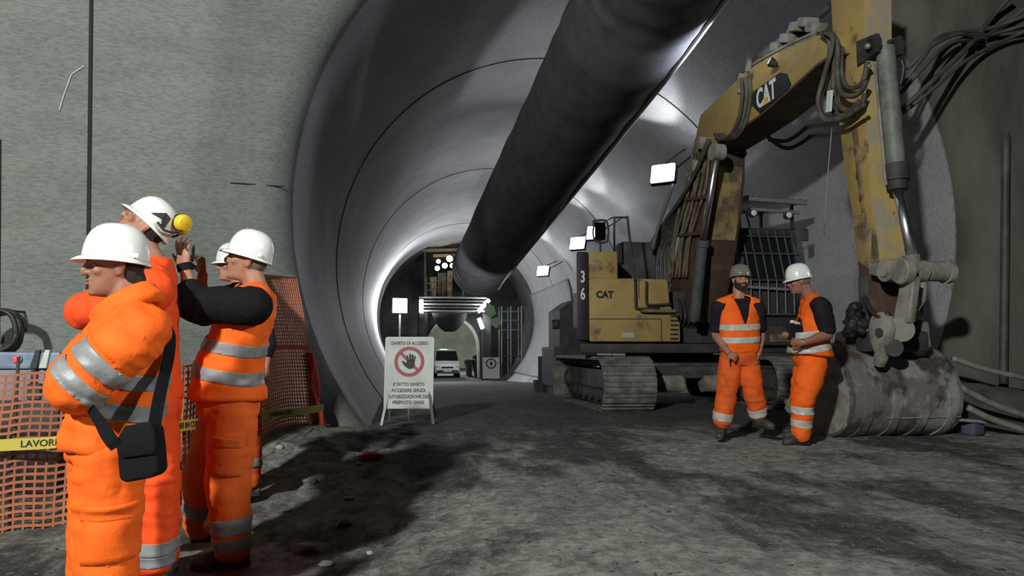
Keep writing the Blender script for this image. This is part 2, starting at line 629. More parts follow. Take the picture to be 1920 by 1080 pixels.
def floor_material():
    m = bpy.data.materials.new('muck_floor')
    m.use_nodes = True
    nt = m.node_tree
    b = nt.nodes['Principled BSDF']
    b.inputs['Roughness'].default_value = 0.9
    tc = nt.nodes.new('ShaderNodeTexCoord')

    def nz(scale, det, loc=(0, 0, 0), st=(1, 1, 1), rgh=0.6, rot=0.0):
        mp = nt.nodes.new('ShaderNodeMapping')
        mp.inputs['Scale'].default_value = st
        mp.inputs['Location'].default_value = loc
        mp.inputs['Rotation'].default_value = (0, 0, rot)
        nt.links.new(tc.outputs['Object'], mp.inputs['Vector'])
        n = nt.nodes.new('ShaderNodeTexNoise')
        n.inputs['Scale'].default_value = scale
        n.inputs['Detail'].default_value = det
        n.inputs['Roughness'].default_value = rgh
        nt.links.new(mp.outputs['Vector'], n.inputs['Vector'])
        return n.outputs['Fac']

    def rng(src, a, c):
        r = nt.nodes.new('ShaderNodeMapRange')
        r.interpolation_type = 'SMOOTHSTEP'
        r.inputs['From Min'].default_value = a
        r.inputs['From Max'].default_value = c
        nt.links.new(src, r.inputs['Value'])
        return r.outputs['Result']

    def mix(f, a, c):
        x = nt.nodes.new('ShaderNodeMix')
        x.data_type = 'RGBA'
        nt.links.new(f, x.inputs['Factor'])
        for s, v in (('A', a), ('B', c)):
            if isinstance(v, tuple):
                x.inputs[s].default_value = (*v, 1)
            else:
                nt.links.new(v, x.inputs[s])
        return x.outputs['Result']

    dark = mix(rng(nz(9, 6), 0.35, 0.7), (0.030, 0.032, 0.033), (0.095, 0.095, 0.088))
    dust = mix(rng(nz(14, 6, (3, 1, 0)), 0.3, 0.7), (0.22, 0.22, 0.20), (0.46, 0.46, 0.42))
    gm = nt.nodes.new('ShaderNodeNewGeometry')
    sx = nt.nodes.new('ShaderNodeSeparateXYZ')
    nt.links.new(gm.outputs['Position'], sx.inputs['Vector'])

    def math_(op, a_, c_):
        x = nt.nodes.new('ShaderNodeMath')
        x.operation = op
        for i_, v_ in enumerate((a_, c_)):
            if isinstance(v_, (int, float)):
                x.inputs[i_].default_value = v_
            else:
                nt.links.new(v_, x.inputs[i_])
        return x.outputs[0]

    # dust patches fade to the dark ground colour inside the tunnel mouth
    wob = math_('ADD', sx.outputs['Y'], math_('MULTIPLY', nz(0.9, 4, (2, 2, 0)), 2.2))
    front_mask = math_('SUBTRACT', 1.0, rng(wob, 9.3, 10.4))
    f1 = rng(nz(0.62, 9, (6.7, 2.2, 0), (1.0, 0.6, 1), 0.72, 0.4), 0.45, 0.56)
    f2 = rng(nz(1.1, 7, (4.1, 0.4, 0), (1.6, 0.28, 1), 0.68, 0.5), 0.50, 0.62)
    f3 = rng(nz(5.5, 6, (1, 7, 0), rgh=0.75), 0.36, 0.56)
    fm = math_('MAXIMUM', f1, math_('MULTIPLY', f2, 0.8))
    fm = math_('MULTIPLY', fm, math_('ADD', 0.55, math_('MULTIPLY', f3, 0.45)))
    fm = math_('MULTIPLY', fm, math_('ADD', 0.12, math_('MULTIPLY', front_mask, 0.88)))
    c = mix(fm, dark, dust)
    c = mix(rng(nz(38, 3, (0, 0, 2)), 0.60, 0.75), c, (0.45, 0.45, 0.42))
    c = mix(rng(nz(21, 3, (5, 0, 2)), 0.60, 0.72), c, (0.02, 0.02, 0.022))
    nt.links.new(c, b.inputs['Base Color'])
    bp = nt.nodes.new('ShaderNodeBump')
    bp.inputs['Strength'].default_value = 1.0
    bp.inputs['Distance'].default_value = 0.03
    nt.links.new(nz(30, 8, rgh=0.7), bp.inputs['Height'])
    nt.links.new(bp.outputs['Normal'], b.inputs['Normal'])
    return m


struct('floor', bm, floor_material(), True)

# ------------------------------------------------------------------ loose stones and litter
STONE = mat('stone_grey', (0.22, 0.22, 0.20), 0.9, col2=(0.12, 0.12, 0.11), scale=9, bump=0.5, bscale=30)
STONEL = mat('stone_pale', (0.46, 0.46, 0.42), 0.9, col2=(0.32, 0.32, 0.30), scale=9, bump=0.5, bscale=30)


def stone(px, py, w, label, m=STONE, flat=0.55, seed=0, cat='stone', group=None, name='stone', z0=-0.1):
    q = G(px, py, z0)
    q = G(px, py, ground(q.x, q.y))
    q.z = ground(q.x, q.y)
    bm = bmesh.new()
    bmesh.ops.create_icosphere(bm, subdivisions=3, radius=1.0)
    for v in bm.verts:
        d = 1 + 0.35 * noise.noise(v.co * 1.3 + V((seed * 3.1, 0, 0))) + 0.12 * noise.noise(v.co * 3.5 + V((0, seed, 0)))
        v.co = V((v.co.x * w * d, v.co.y * w * 0.8 * d, v.co.z * w * flat * d)) + q + V((0, 0, w * flat * 0.35))
    o = obj(name, bm, m, None, True)
    return setp(o, label, cat, group)


def G(x, y, z=0.0):
    v = ray(x, y)
    return CAMPOS + v * ((z - EYE) / v.z)


stone(655, 944, 0.042, 'pale flat stone on the dark mud right of the orange trousers', STONEL, 0.3, 1)
stone(573, 1032, 0.075, 'large pale rounded stone at the bottom edge of the dark mud', STONE, 0.5, 2)
stone(612, 1056, 0.04, 'pale flat stone at the very bottom near the large rounded one', STONEL, 0.35, 3)
stone(694, 1036, 0.02, 'small pale pebble right of the large rounded stone', STONEL, 0.7, 4)
stone(523, 832, 0.035, 'small white stone at the foot of the orange netting', STONEL, 0.6, 5)
stone(673, 858, 0.032, 'white pebble beside the crumpled orange scrap on the mud', STONEL, 0.7, 6)
stone(608, 816, 0.06, 'thin pale slab on the rubble heap below the netting corner', STONEL, 0.2, 7)
stone(760, 816, 0.05, 'grey flat stone right in front of the no entry sign', STONE, 0.4, 8)
stone(742, 806, 0.045, 'pale stone between the legs of the no entry sign', STONEL, 0.5, 9)
stone(580, 906, 0.06, 'grey stone in the middle of the dark mud heap', STONE, 0.5, 10)
stone(645, 990, 0.05, 'dark grey stone low on the mud heap under the pale flat stone', STONE, 0.5, 11)

bm = bmesh.new()
q = G(697, 868, -0.05)
q.z = ground(q.x, q.y)
bmesh.ops.create_icosphere(bm, subdivisions=3, radius=1.0)
for v in bm.verts:
    d = 1 + 0.9 * noise.noise(v.co * 2.3 + V((7, 1, 2)))
    v.co = V((v.co.x * 0.085 * d, v.co.y * 0.07 * d, v.co.z * 0.035 * d)) + q + V((0, 0, 0.022))
setp(obj('net_scrap', bm, NETR, None, True), 'crumpled orange red scrap of netting on the dark mud', 'scrap')
# ------------------------------------------------------------------ ventilation duct under the crown
def duct():
    r = 0.90
    ctrl = [PD(1420, -430, 7.2), PD(1300, -180, 8.4), PD(1228, -40, 9.8), PD(1162, 70, 11.0), PD(1075, 215, 13.6), PD(985, 360, 17.6), PD(912, 480, 23.6), PD(898, 506, 25.2)]
    t = thing('ventilation_duct', ctrl[-1].copy(), 'large dark grey ventilation duct hanging under the tunnel crown', 'duct')
    pts = catmull(ctrl, 14)
    tang = [(pts[min(i + 1, len(pts) - 1)] - pts[max(i - 1, 0)]).normalized() for i in range(len(pts))]
    bm = bmesh.new()
    rings = []
    n = 56
    for i, p in enumerate(pts):
        a, b = frame_from(tang[i], V((0, 0, 1)))
        ring = []
        for k in range(n):
            w = 2 * pi * k / n
            rr = r * (1 + 0.012 * noise.noise(V((cos(w) * 2, sin(w) * 2, i * 0.35))) + 0.006 * sin(i * 1.1))
            ring.append(p + (a * cos(w) + b * sin(w)) * rr)
        rings.append(ring)
    loft(bm, rings, False)
    # the far mouth rolls in
    p, tg = pts[-1], tang[-1]
    a, b = frame_from(tg, V((0, 0, 1)))
    last = [[p + tg * dy + (a * cos(2 * pi * k / n) + b * sin(2 * pi * k / n)) * rr for k in range(n)] for dy, rr in ((0.0, r), (0.12, r * 0.97), (0.16, r * 0.9), (0.05, r * 0.88), (-1.5, r * 0.88))]
    loft(bm, last, False)
    bmesh.ops.remove_doubles(bm, verts=bm.verts, dist=0.002)
    obj('duct_hose', bm, DUCTM, t, True)
    for i in (88, 92, 96):
        i = min(i, len(pts) - 2)
        bm = bmesh.new()
        a, b = frame_from(tang[i], V((0, 0, 1)))
        path = [[pts[i] + tang[i] * dy + (a * cos(2 * pi * k / n) + b * sin(2 * pi * k / n)) * (r * 1.0 + dr) for k in range(n)] for dy, dr in ((-0.05, 0.005), (-0.04, 0.035), (0.04, 0.035), (0.05, 0.005))]
        loft(bm, path, False)
        obj('seam_band', bm, DUCTE, t, True)
    # keel on the duct's lower right; its pale colour paints the lamp-lit strip
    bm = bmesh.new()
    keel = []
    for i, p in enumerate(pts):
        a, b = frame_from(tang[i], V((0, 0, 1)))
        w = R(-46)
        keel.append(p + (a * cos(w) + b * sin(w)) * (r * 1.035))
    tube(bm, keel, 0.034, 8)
    obj('keel_seam', bm, mat('keel_lit', (0.42, 0.41, 0.40), 0.6), t, True)


duct()


# ------------------------------------------------------------------ floodlights
def spot(loc, aim, power, size=120, blend=0.6, col=(0.93, 0.96, 1.0), rad=0.12):
    l = bpy.data.lights.new('lamp_light', 'SPOT')
    l.energy = power
    l.color = col
    l.spot_size = R(size)
    l.spot_blend = blend
    l.shadow_soft_size = rad
    o = bpy.data.objects.new('lamp_light', l)
    o.location = loc
    o.rotation_euler = (V(aim) - V(loc)).to_track_quat('-Z', 'Y').to_euler()
    COL.objects.link(o)
    return o


def point(loc, power, col=(0.93, 0.96, 1.0), rad=0.15):
    l = bpy.data.lights.new('lamp_light', 'POINT')
    l.energy = power
    l.color = col
    l.shadow_soft_size = rad
    o = bpy.data.objects.new('lamp_light', l)
    o.location = loc
    COL.objects.link(o)
    return o


def floodlight(loc, out, label, w=0.5, h=0.34, wall=None, power=300, group='floodlights on the right tunnel wall', col=(0.93, 0.96, 1.0), aim=None):
    """box floodlight at loc looking along out, hung on the wall point"""
    out = V(out).normalized()
    t = thing('floodlight', V(loc), label, 'lamp', group)
    a, b = frame_from(out)
    m = Matrix((a, out, b)).transposed()
    bm = bmesh.new()
    box(bm, V(loc) - out * 0.07, (w, 0.14, h), m, 0.02)
    obj('lamp_housing', bm, DARKM, t)
    bm = bmesh.new()
    box(bm, V(loc) + out * 0.012, (w * 0.92, 0.06, h * 0.9), m, 0.028)
    obj('lit_glass', bm, LAMPG, t)
    if wall is not None:
        bm = bmesh.new()
        for s in (-1, 1):
            tube(bm, [V(wall) + a * s * w * 0.35, V(loc) - out * 0.1 + a * s * w * 0.45 + b * h * 0.3, V(loc) - out * 0.05 + a * s * (w * 0.5 + 0.02)], 0.02, 6)
        obj('bracket', bm, DARKM, t)
    if aim is None:
        point(V(loc) + out * 0.25, power, col)
    else:
        spot(V(loc) + out * 0.05, V(loc) + V(aim) * 3, power, 96, 0.35, col, 0.16)
    return t


def on_right_wall(px, py, inset):
    v = ray(px, py)
    lo, hi = 5.0, 120.0
    for _ in range(60):
        s = (lo + hi) / 2
        q = CAMPOS + v * s
        if math.hypot(q.x - CX, q.z - CZ) < RAD - inset:
            lo = s
        else:
            hi = s
    q = CAMPOS + v * lo
    nrm = V((CX - q.x, 0, CZ - q.z)).normalized()
    return q, nrm


LP = [(1243, 325, 'floodlight above the excavator boom hose, nearest on the right tunnel wall', 330),
      (1116, 436, 'floodlight glaring just above the excavator mirror', 240),
      (1083, 456, 'floodlight just left of the excavator mirror on the tunnel wall', 240),
      (1018, 508, 'farthest floodlight on the right tunnel wall above the white membrane', 260)]
for px, py, lab, pw in LP:
    q, nrm = on_right_wall(px, py, 0.95)
    floodlight(q, V((-0.6, -0.75, 0.30)), lab, 0.56, 0.46, q - nrm * 0.93, pw, aim=(-0.5, -0.12, 0.86))

# lamp on a mast by the left wall
q = P(750, 573, 36.5)
t = floodlight(q, V((0.25, -1, -0.05)), 'bright floodlight on a mast in front of the dark gantry left of the duct mouth', 0.75, 0.75, None, 950, group=None)
bm = bmesh.new()
tube(bm, [V((q.x, q.y + 0.12, ground(q.x, q.y) - 0.02)), V((q.x, q.y + 0.12, q.z + 0.3))], 0.05, 8)
for s in (0.3, 2.4, 4.5):
    tube(bm, [V((q.x, q.y + 0.12, ground(q.x, q.y) + 0.7)), V((q.x + 0.7 * cos(s), q.y + 0.12 + 0.7 * sin(s), ground(q.x, q.y)))], 0.03, 6)
obj('mast', bm, DARKM, t)

# ------------------------------------------------------------------ far works beyond the lined part
YG = 45.0
zf = ground(3, YG)


def gp(x, y, Y=YG):
    return P(x, y, Y)


t = thing('formwork_gantry', V((CX, YG, zf)), 'grey steel formwork gantry spanning the tunnel far behind the sign', 'gantry')
a, b = gp(785, 556), gp(912, 586)
for k in range(5):
    y0 = 556 + k * 6.2
    p, q = gp(785, y0), gp(912, y0 + 4.6)
    bm = boxb(p.x, q.x, YG - 0.1 - 0.05 * (k % 2), YG + 2.4, q.z, p.z, 0.02)
    obj('deck_beam', bm, GREYM if k % 2 else STEEL, t)
# portal legs
for x0, x1 in ((786, 802), (905, 921)):
    p, q = gp(x0, 586), gp(x1, 586)
    bm = boxb(p.x, q.x, YG, YG + 0.5, zf - 0.05, p.z + 0.05, 0.02)
    obj('portal_leg', bm, DARKM, t)
# the arched inner form seen under the deck
cxg, czg = gp(852, 650).x, gp(852, 655).z
ra = gp(903, 650).x - cxg
bm = bmesh.new()
pts = [V((cxg + ra * cos(w), YG + 1.2, czg + ra * 1.22 * sin(w))) for w in [pi * k / 24 for k in range(25)]]
pts = [V((pts[0].x, YG + 1.2, zf))] + pts + [V((pts[-1].x, YG + 1.2, zf))]
loft(bm, [[p + V((0, -0.1, 0)), p + V((0, 0.5, 0)), p + (V((cxg, p.y, czg)) - p).normalized() * 0.14 + V((0, 0.5, 0)), p + (V((cxg, p.y, czg)) - p).normalized() * 0.14 + V((0, -0.1, 0))] for p in pts])
obj('arched_form', bm, WHITEP, t, False)
# spandrel panels between arch and deck
for side in (-1, 1):
    bm = bmesh.new()
    top = gp(852, 586).z
    arc = [V((cxg + side * ra * 1.02 * cos(w), YG + 1.25, czg + ra * 1.24 * sin(w))) for w in [pi / 2 * k / 10 for k in range(11)]]
    out = arc + [V((cxg, YG + 1.25, top)), V((cxg + side * ra * 1.35, YG + 1.25, top)), V((cxg + side * ra * 1.35, YG + 1.25, czg))]
    prism(bm, out, V((0, 0.4, 0)))
    obj('spandrel_panel', bm, GREYM, t)
# added dark bulkhead round the arch, keeping out the light from behind
bm = bmesh.new()
ins, outs_ = [], []
for k in range(33):
    w = pi * k / 32
    ins.append(V((cxg + ra * 1.05 * cos(w), YG + 2.9, czg + ra * 1.26 * sin(w))))
    d = V((cos(w) * 1.0, 0, sin(w) * 1.0))
    outs_.append(V((CX + 4.95 * cos(w), YG + 2.9, CZ + 4.95 * sin(w) - (1.2 if k in (0, 32) else 0))))
ins = [V((ins[0].x, YG + 2.9, zf - 0.3))] + ins + [V((ins[-1].x, YG + 2.9, zf - 0.3))]
outs_ = [V((outs_[0].x, YG + 2.9, zf - 0.3))] + outs_ + [V((outs_[-1].x, YG + 2.9, zf - 0.3))]
loft(bm, [[a_, b_, b_ + V((0, 0.3, 0)), a_ + V((0, 0.3, 0))] for a_, b_ in zip(ins, outs_)])
obj('added_bulkhead', bm, mat('bulkhead_dark', (0.07, 0.072, 0.08), 0.8, col2=(0.035, 0.035, 0.04), scale=1.2, bump=0.4, bscale=4), t)
bm = bmesh.new()
for (x0, y0, x1, y1) in ((800, 545, 800, 520), (845, 545, 845, 515), (815, 545, 815, 520), (830, 545, 830, 518), (800, 521, 846, 519), (800, 533, 846, 532)):
    beam(bm, gp(x0, y0 + 12), gp(x1, y1), 0.05, 0.05)
obj('guard_rail', bm, BROWN, t)
for (x0, y0, x1, y1, m) in ((806, 520, 818, 548, WOODM), (820, 512, 836, 550, DARKM), (838, 508, 848, 546, WOODM)):
    p, q = gp(x0, y0, YG + 0.8), gp(x1, y1, YG + 0.8)
    bm = boxb(p.x, q.x, YG + 0.5, YG + 1.3, gp(852, 557).z, p.z, 0.03)
    obj('machine_box', bm, m, t)
# cross timbers under the crown
for (x0, y0, x1, y1) in ((792, 470, 872, 468), (800, 457, 880, 452), (812, 480, 875, 478)):
    p, q = gp(x0, y0), gp(x1, y1)
    bm = bmesh.new()
    beam(bm, p, q, 0.25, 0.16)
    obj('timber_beam', bm, WOODM, t)
bm = bmesh.new()
beam(bm, gp(797, 556), gp(797, 468), 0.12, 0.12)
beam(bm, gp(868, 556), gp(868, 468), 0.12, 0.12)
obj('upright_frame', bm, DARKM, t)

# lamp cluster on the gantry
for (px, py, r_, lab) in ((843, 485, 0.20, 'round warm work lamp on the gantry, topmost of the cluster'),
                          (822, 490, 0.13, 'round warm work lamp left in the cluster on the gantry'),
                          (834, 498, 0.17, 'round warm work lamp in the middle of the gantry cluster'),
                          (820, 503, 0.15, 'round warm work lamp lowest left in the gantry cluster'),
                          (848, 498, 0.15, 'round warm work lamp in the gantry cluster closest to the duct')):
    q = gp(px, py, YG - 0.3)
    t = thing('work_lamp', q, lab, 'lamp', 'work lamps on the gantry')
    bm = bmesh.new()
    cyl(bm, q, q + V((0, 0.18, 0)), r_, 14, r_ * 0.6)
    tube(bm, [q + V((0, 0.15, 0)), q + V((0, 0.6, -0.1))], 0.03, 6)
    obj('lamp_housing', bm, DARKM, t)
    bm = bmesh.new()
    ell(bm, q, V((r_ * 0.95, 0, 0)), V((0, 0.05, 0)), V((0, 0, r_ * 0.95)), 14, 6)
    obj('lit_glass', bm, WARMG, t, True)
point(gp(834, 494, YG - 1.2), 70, (1.0, 0.93, 0.82))

# light tubes around the arch
for (a_, b_, lab) in (((790, 562), (790, 587), 'upright light tube under the gantry deck on the left'),
                      ((917, 562), (896, 585), 'slanting light tube under the gantry deck on the right'),
                      ((898, 597), (905, 616), 'short thick light tube on the right shoulder of the far arch')):
    p, q = gp(*a_, YG - 0.4), gp(*b_, YG - 0.4)
    t = thing('light_tube', (p + q) / 2, lab, 'lamp', 'light tubes on the gantry')
    d = (q - p).normalized()
    bm = bmesh.new()
    tube(bm, [p, q], 0.12, 10)
    obj('lit_tube', bm, TUBEG, t, True)
    bm = bmesh.new()
    tube(bm, [p - d * 0.08, p], 0.13, 10)
    tube(bm, [q, q + d * 0.08], 0.13, 10)
    obj('tube_holder', bm, DARKM, t)
    point((p + q) / 2 + V((0, -0.5, 0)), 45, (0.95, 1, 0.97))

# dark funnel hanging below the deck
cxd = gp(843, 600)
bm = bmesh.new()
rings = []
for (y_, w_) in ((587, 33), (598, 30), (608, 24), (616, 17), (622, 9)):
    p = gp(843, y_, YG - 0.6)
    rr = w_ * YG / 1400
    rings.append([p + V((rr * cos(2 * pi * k / 20), 0.5 * rr * sin(2 * pi * k / 20), 0)) for k in range(20)])
loft(bm, rings)
setp(obj('dust_hood', bm, DARKM, None, True), 'dark rounded hood hanging under the gantry deck in the far arch', 'hood')

# scaffold tower right of the arch
p, q = gp(941, 580, 43), gp(978, 640, 43)
t = thing('scaffold_tower', V(((p.x + q.x) / 2, 43, ground(4.5, 43))), 'thin steel scaffold tower right of the far arch', 'scaffold')
for x_ in (941, 958, 978):
    for dy in (0, 1.2):
        bm = bmesh.new()
        tube(bm, [V((gp(x_, 580, 43).x, 43 + dy, gp(x_, 574, 43).z)), V((gp(x_, 580, 43).x, 43 + dy, ground(4.5, 43)))], 0.04, 6)
        obj('upright', bm, STEEL, t)
for y_ in (583, 600, 618, 637, 668):
    for dy in (0, 1.2):
        bm = bmesh.new()
        tube(bm, [V((p.x, 43 + dy, gp(941, y_, 43).z)), V((q.x, 43 + dy, gp(941, y_, 43).z))], 0.035, 6)
        obj('ledger', bm, STEEL if y_ < 620 else BROWN, t)
for (pts, lab) in ((((912, 566), (926, 574), (930, 588), (918, 596), (908, 588)), 'pale green sheet hanging by the light tubes, upper one'),
                   (((920, 598), (936, 594), (940, 606), (930, 616), (920, 608)), 'pale green sheet hanging by the scaffold, lower one')):
    bm = bmesh.new()
    prism(bm, [gp(x_, y_, 44.0) for x_, y_ in pts], V((0.05, 0.25, 0)))
    setp(obj('hanging_sheet', bm, GREENM), lab, 'sheet', 'green sheets')

# white van, container and small second sign far down the tunnel
def van():
    Yv = 49.0
    c = P(839, 712, Yv)
    zg = ground(c.x, Yv)
    w = 50 / 1400 * Yv
    t = thing('van', V((c.x, Yv, zg)), 'white van parked facing the camera far down the tunnel', 'vehicle')
    sec = []
    for (y, zb, zt, ws) in ((0, 0.32, 0.72, 0.86), (0.08, 0.26, 0.86, 0.94), (0.7, 0.24, 1.0, 0.98), (0.85, 0.24, 1.05, 0.98), (1.45, 0.24, 1.78, 0.90), (2.4, 0.24, 1.86, 0.90), (4.2, 0.24, 1.82, 0.90), (4.4, 0.3, 1.6, 0.86)):
        hw = w / 2 * ws
        top = hw * (0.84 if zt > 1.2 else 0.95)
        sec.append([V((c.x + x_, Yv + y, zg + z_)) for x_, z_ in ((-hw * 0.94, zb), (hw * 0.94, zb), (hw, zb + 0.15), (hw, min(zt, 1.0) * 0.9), (top, zt - 0.05), (top * 0.9, zt), (-top * 0.9, zt), (-top, zt - 0.05), (-hw, min(zt, 1.0) * 0.9), (-hw, zb + 0.15))])
    bm = bmesh.new()
    loft(bm, sec)
    obj('van_body', bm, HELMW, t, False, angle=40)
    bm = bmesh.new()
    hw = w / 2
    prism(bm, [V((c.x - hw * 0.86, Yv + 0.86, zg + 1.10)), V((c.x + hw * 0.86, Yv + 0.86, zg + 1.10)), V((c.x + hw * 0.74, Yv + 1.40, zg + 1.72)), V((c.x - hw * 0.74, Yv + 1.40, zg + 1.72))], V((0, -0.03, 0.02)))
    obj('windscreen', bm, GLASSD, t)
    for s in (-1, 1):
        bm = bmesh.new()
        ell(bm, V((c.x + s * hw * 0.72, Yv + 0.06, zg + 0.74)), V((0.17, 0, 0)), V((0, 0.09, 0)), V((0, 0, 0.09)))
        obj('headlamp', bm, SHEETM, t, True)
        bm = bmesh.new()
        for yy in (0.75, 3.5):
            cyl(bm, V((c.x + s * hw * 0.72, Yv + yy, zg + 0.30)), V((c.x + s * hw * 0.97, Yv + yy, zg + 0.30)), 0.31, 20)
        obj('wheel', bm, BLACKP, t, True)
    bm = boxb(c.x - hw * 0.8, c.x + hw * 0.8, Yv - 0.05, Yv + 0.1, zg + 0.34, zg + 0.5, 0.03)
    obj('bumper', bm, GREYM, t)
    bm = boxb(c.x - 0.26, c.x + 0.26, Yv - 0.065, Yv - 0.04, zg + 0.38, zg + 0.48)
    obj('number_plate', bm, WHITEL, t)
    bm = boxb(c.x - hw * 0.45, c.x + hw * 0.45, Yv - 0.02, Yv + 0.1, zg + 0.62, zg + 0.72, 0.02)
    obj('grille', bm, BLACKP, t)


van()


def skip(px0, px1, py0, Y, label, m, name='skip_container'):
    p, q = P(px0, py0, Y), P(px1, py0, Y)
    zg = ground(p.x, Y)
    t = thing(name, V(((p.x + q.x) / 2, Y, zg)), label, 'container')
    bm = bmesh.new()
    loft(bm, [[V((x_, y_, z_)) for x_, y_ in ((p.x + i, Y + i), (q.x - i, Y + i), (q.x - i, Y + 1.8 - i), (p.x + i, Y + 1.8 - i))] for z_, i in ((zg, 0.15), (p.z, 0.0))])
    obj('bin_body', bm, m, t)
    bm = bmesh.new()
    cs = [V((p.x, Y, p.z)), V((q.x, Y, p.z)), V((q.x, Y + 1.8, p.z)), V((p.x, Y + 1.8, p.z))]
    for i in range(4):
        beam(bm, cs[i], cs[(i + 1) % 4], 0.1, 0.1)
    obj('rim', bm, DARKM, t)
    for i in range(1, 4):
        x_ = p.x + (q.x - p.x) * i / 4
        obj('rib', boxb(x_ - 0.05, x_ + 0.05, Y - 0.03, Y + 0.06, zg + 0.05, p.z), DARKM, t)


skip(874, 887, 676, 51.0, 'low dark container right of the white van', DARKM)
skip(889.5, 903, 668, 50.5, 'taller brownish container between the white van and the small far sign', BROWN)


def prohibition(t, org, right, up, s, hand=True):
    """red ring, slash and black hand on a sign; s = panel width"""
    bm = bmesh.new()
    r1, r0 = 0.335 * s, 0.255 * s
    n = 48
    rings = [[V((r * cos(2 * pi * k / n), r * sin(2 * pi * k / n), z_)) for k in range(n)] for r, z_ in ((r1, 0.001), (r1, 0.003), (r0, 0.003), (r0, 0.001))]
    loft(bm, rings, False, True)
    a = R(135)
    d = V((cos(a), sin(a), 0))
    nn = V((-d.y, d.x, 0)) * 0.036 * s
    prism(bm, [d * r0 * 1.05 + nn + V((0, 0, 0.001)), d * r0 * 1.05 - nn + V((0, 0, 0.001)), -d * r0 * 1.05 - nn + V((0, 0, 0.001)), -d * r0 * 1.05 + nn + V((0, 0, 0.001))], V((0, 0, 0.002)))
    obj('prohibition_ring', place(bm, org, right, up), REDP, t)
    if hand:
        bm = bmesh.new()
        z = 0.0035
        palm = [(-0.075, -0.12), (0.0, -0.165), (0.085, -0.15), (0.125, -0.07), (0.12, 0.03), (-0.045, 0.03), (-0.07, -0.03), (-0.135, 0.02), (-0.165, -0.005), (-0.12, -0.08)]
        prism(bm, [V((x * s, y * s, z)) for x, y in palm], V((0, 0, 0.002)))
        for (x, y0, x1, y1, w) in ((-0.028, 0.01, -0.045, 0.115, 0.021), (0.018, 0.01, 0.018, 0.155, 0.021), (0.062, 0.01, 0.072, 0.145, 0.021), (0.101, 0.0, 0.122, 0.105, 0.019)):
            pts = [V(((x - w) * s, y0 * s, z)), V(((x1 - w) * s, y1 * s, z)), V(((x1 - w * 0.4) * s, (y1 + 0.02) * s, z)), V(((x1 + w * 0.4) * s, (y1 + 0.02) * s, z)), V(((x1 + w) * s, y1 * s, z)), V(((x + w) * s, y0 * s, z))]
            prism(bm, pts, V((0, 0, 0.002)))
        obj('hand_symbol', place(bm, org, right, up), BLACKP, t)


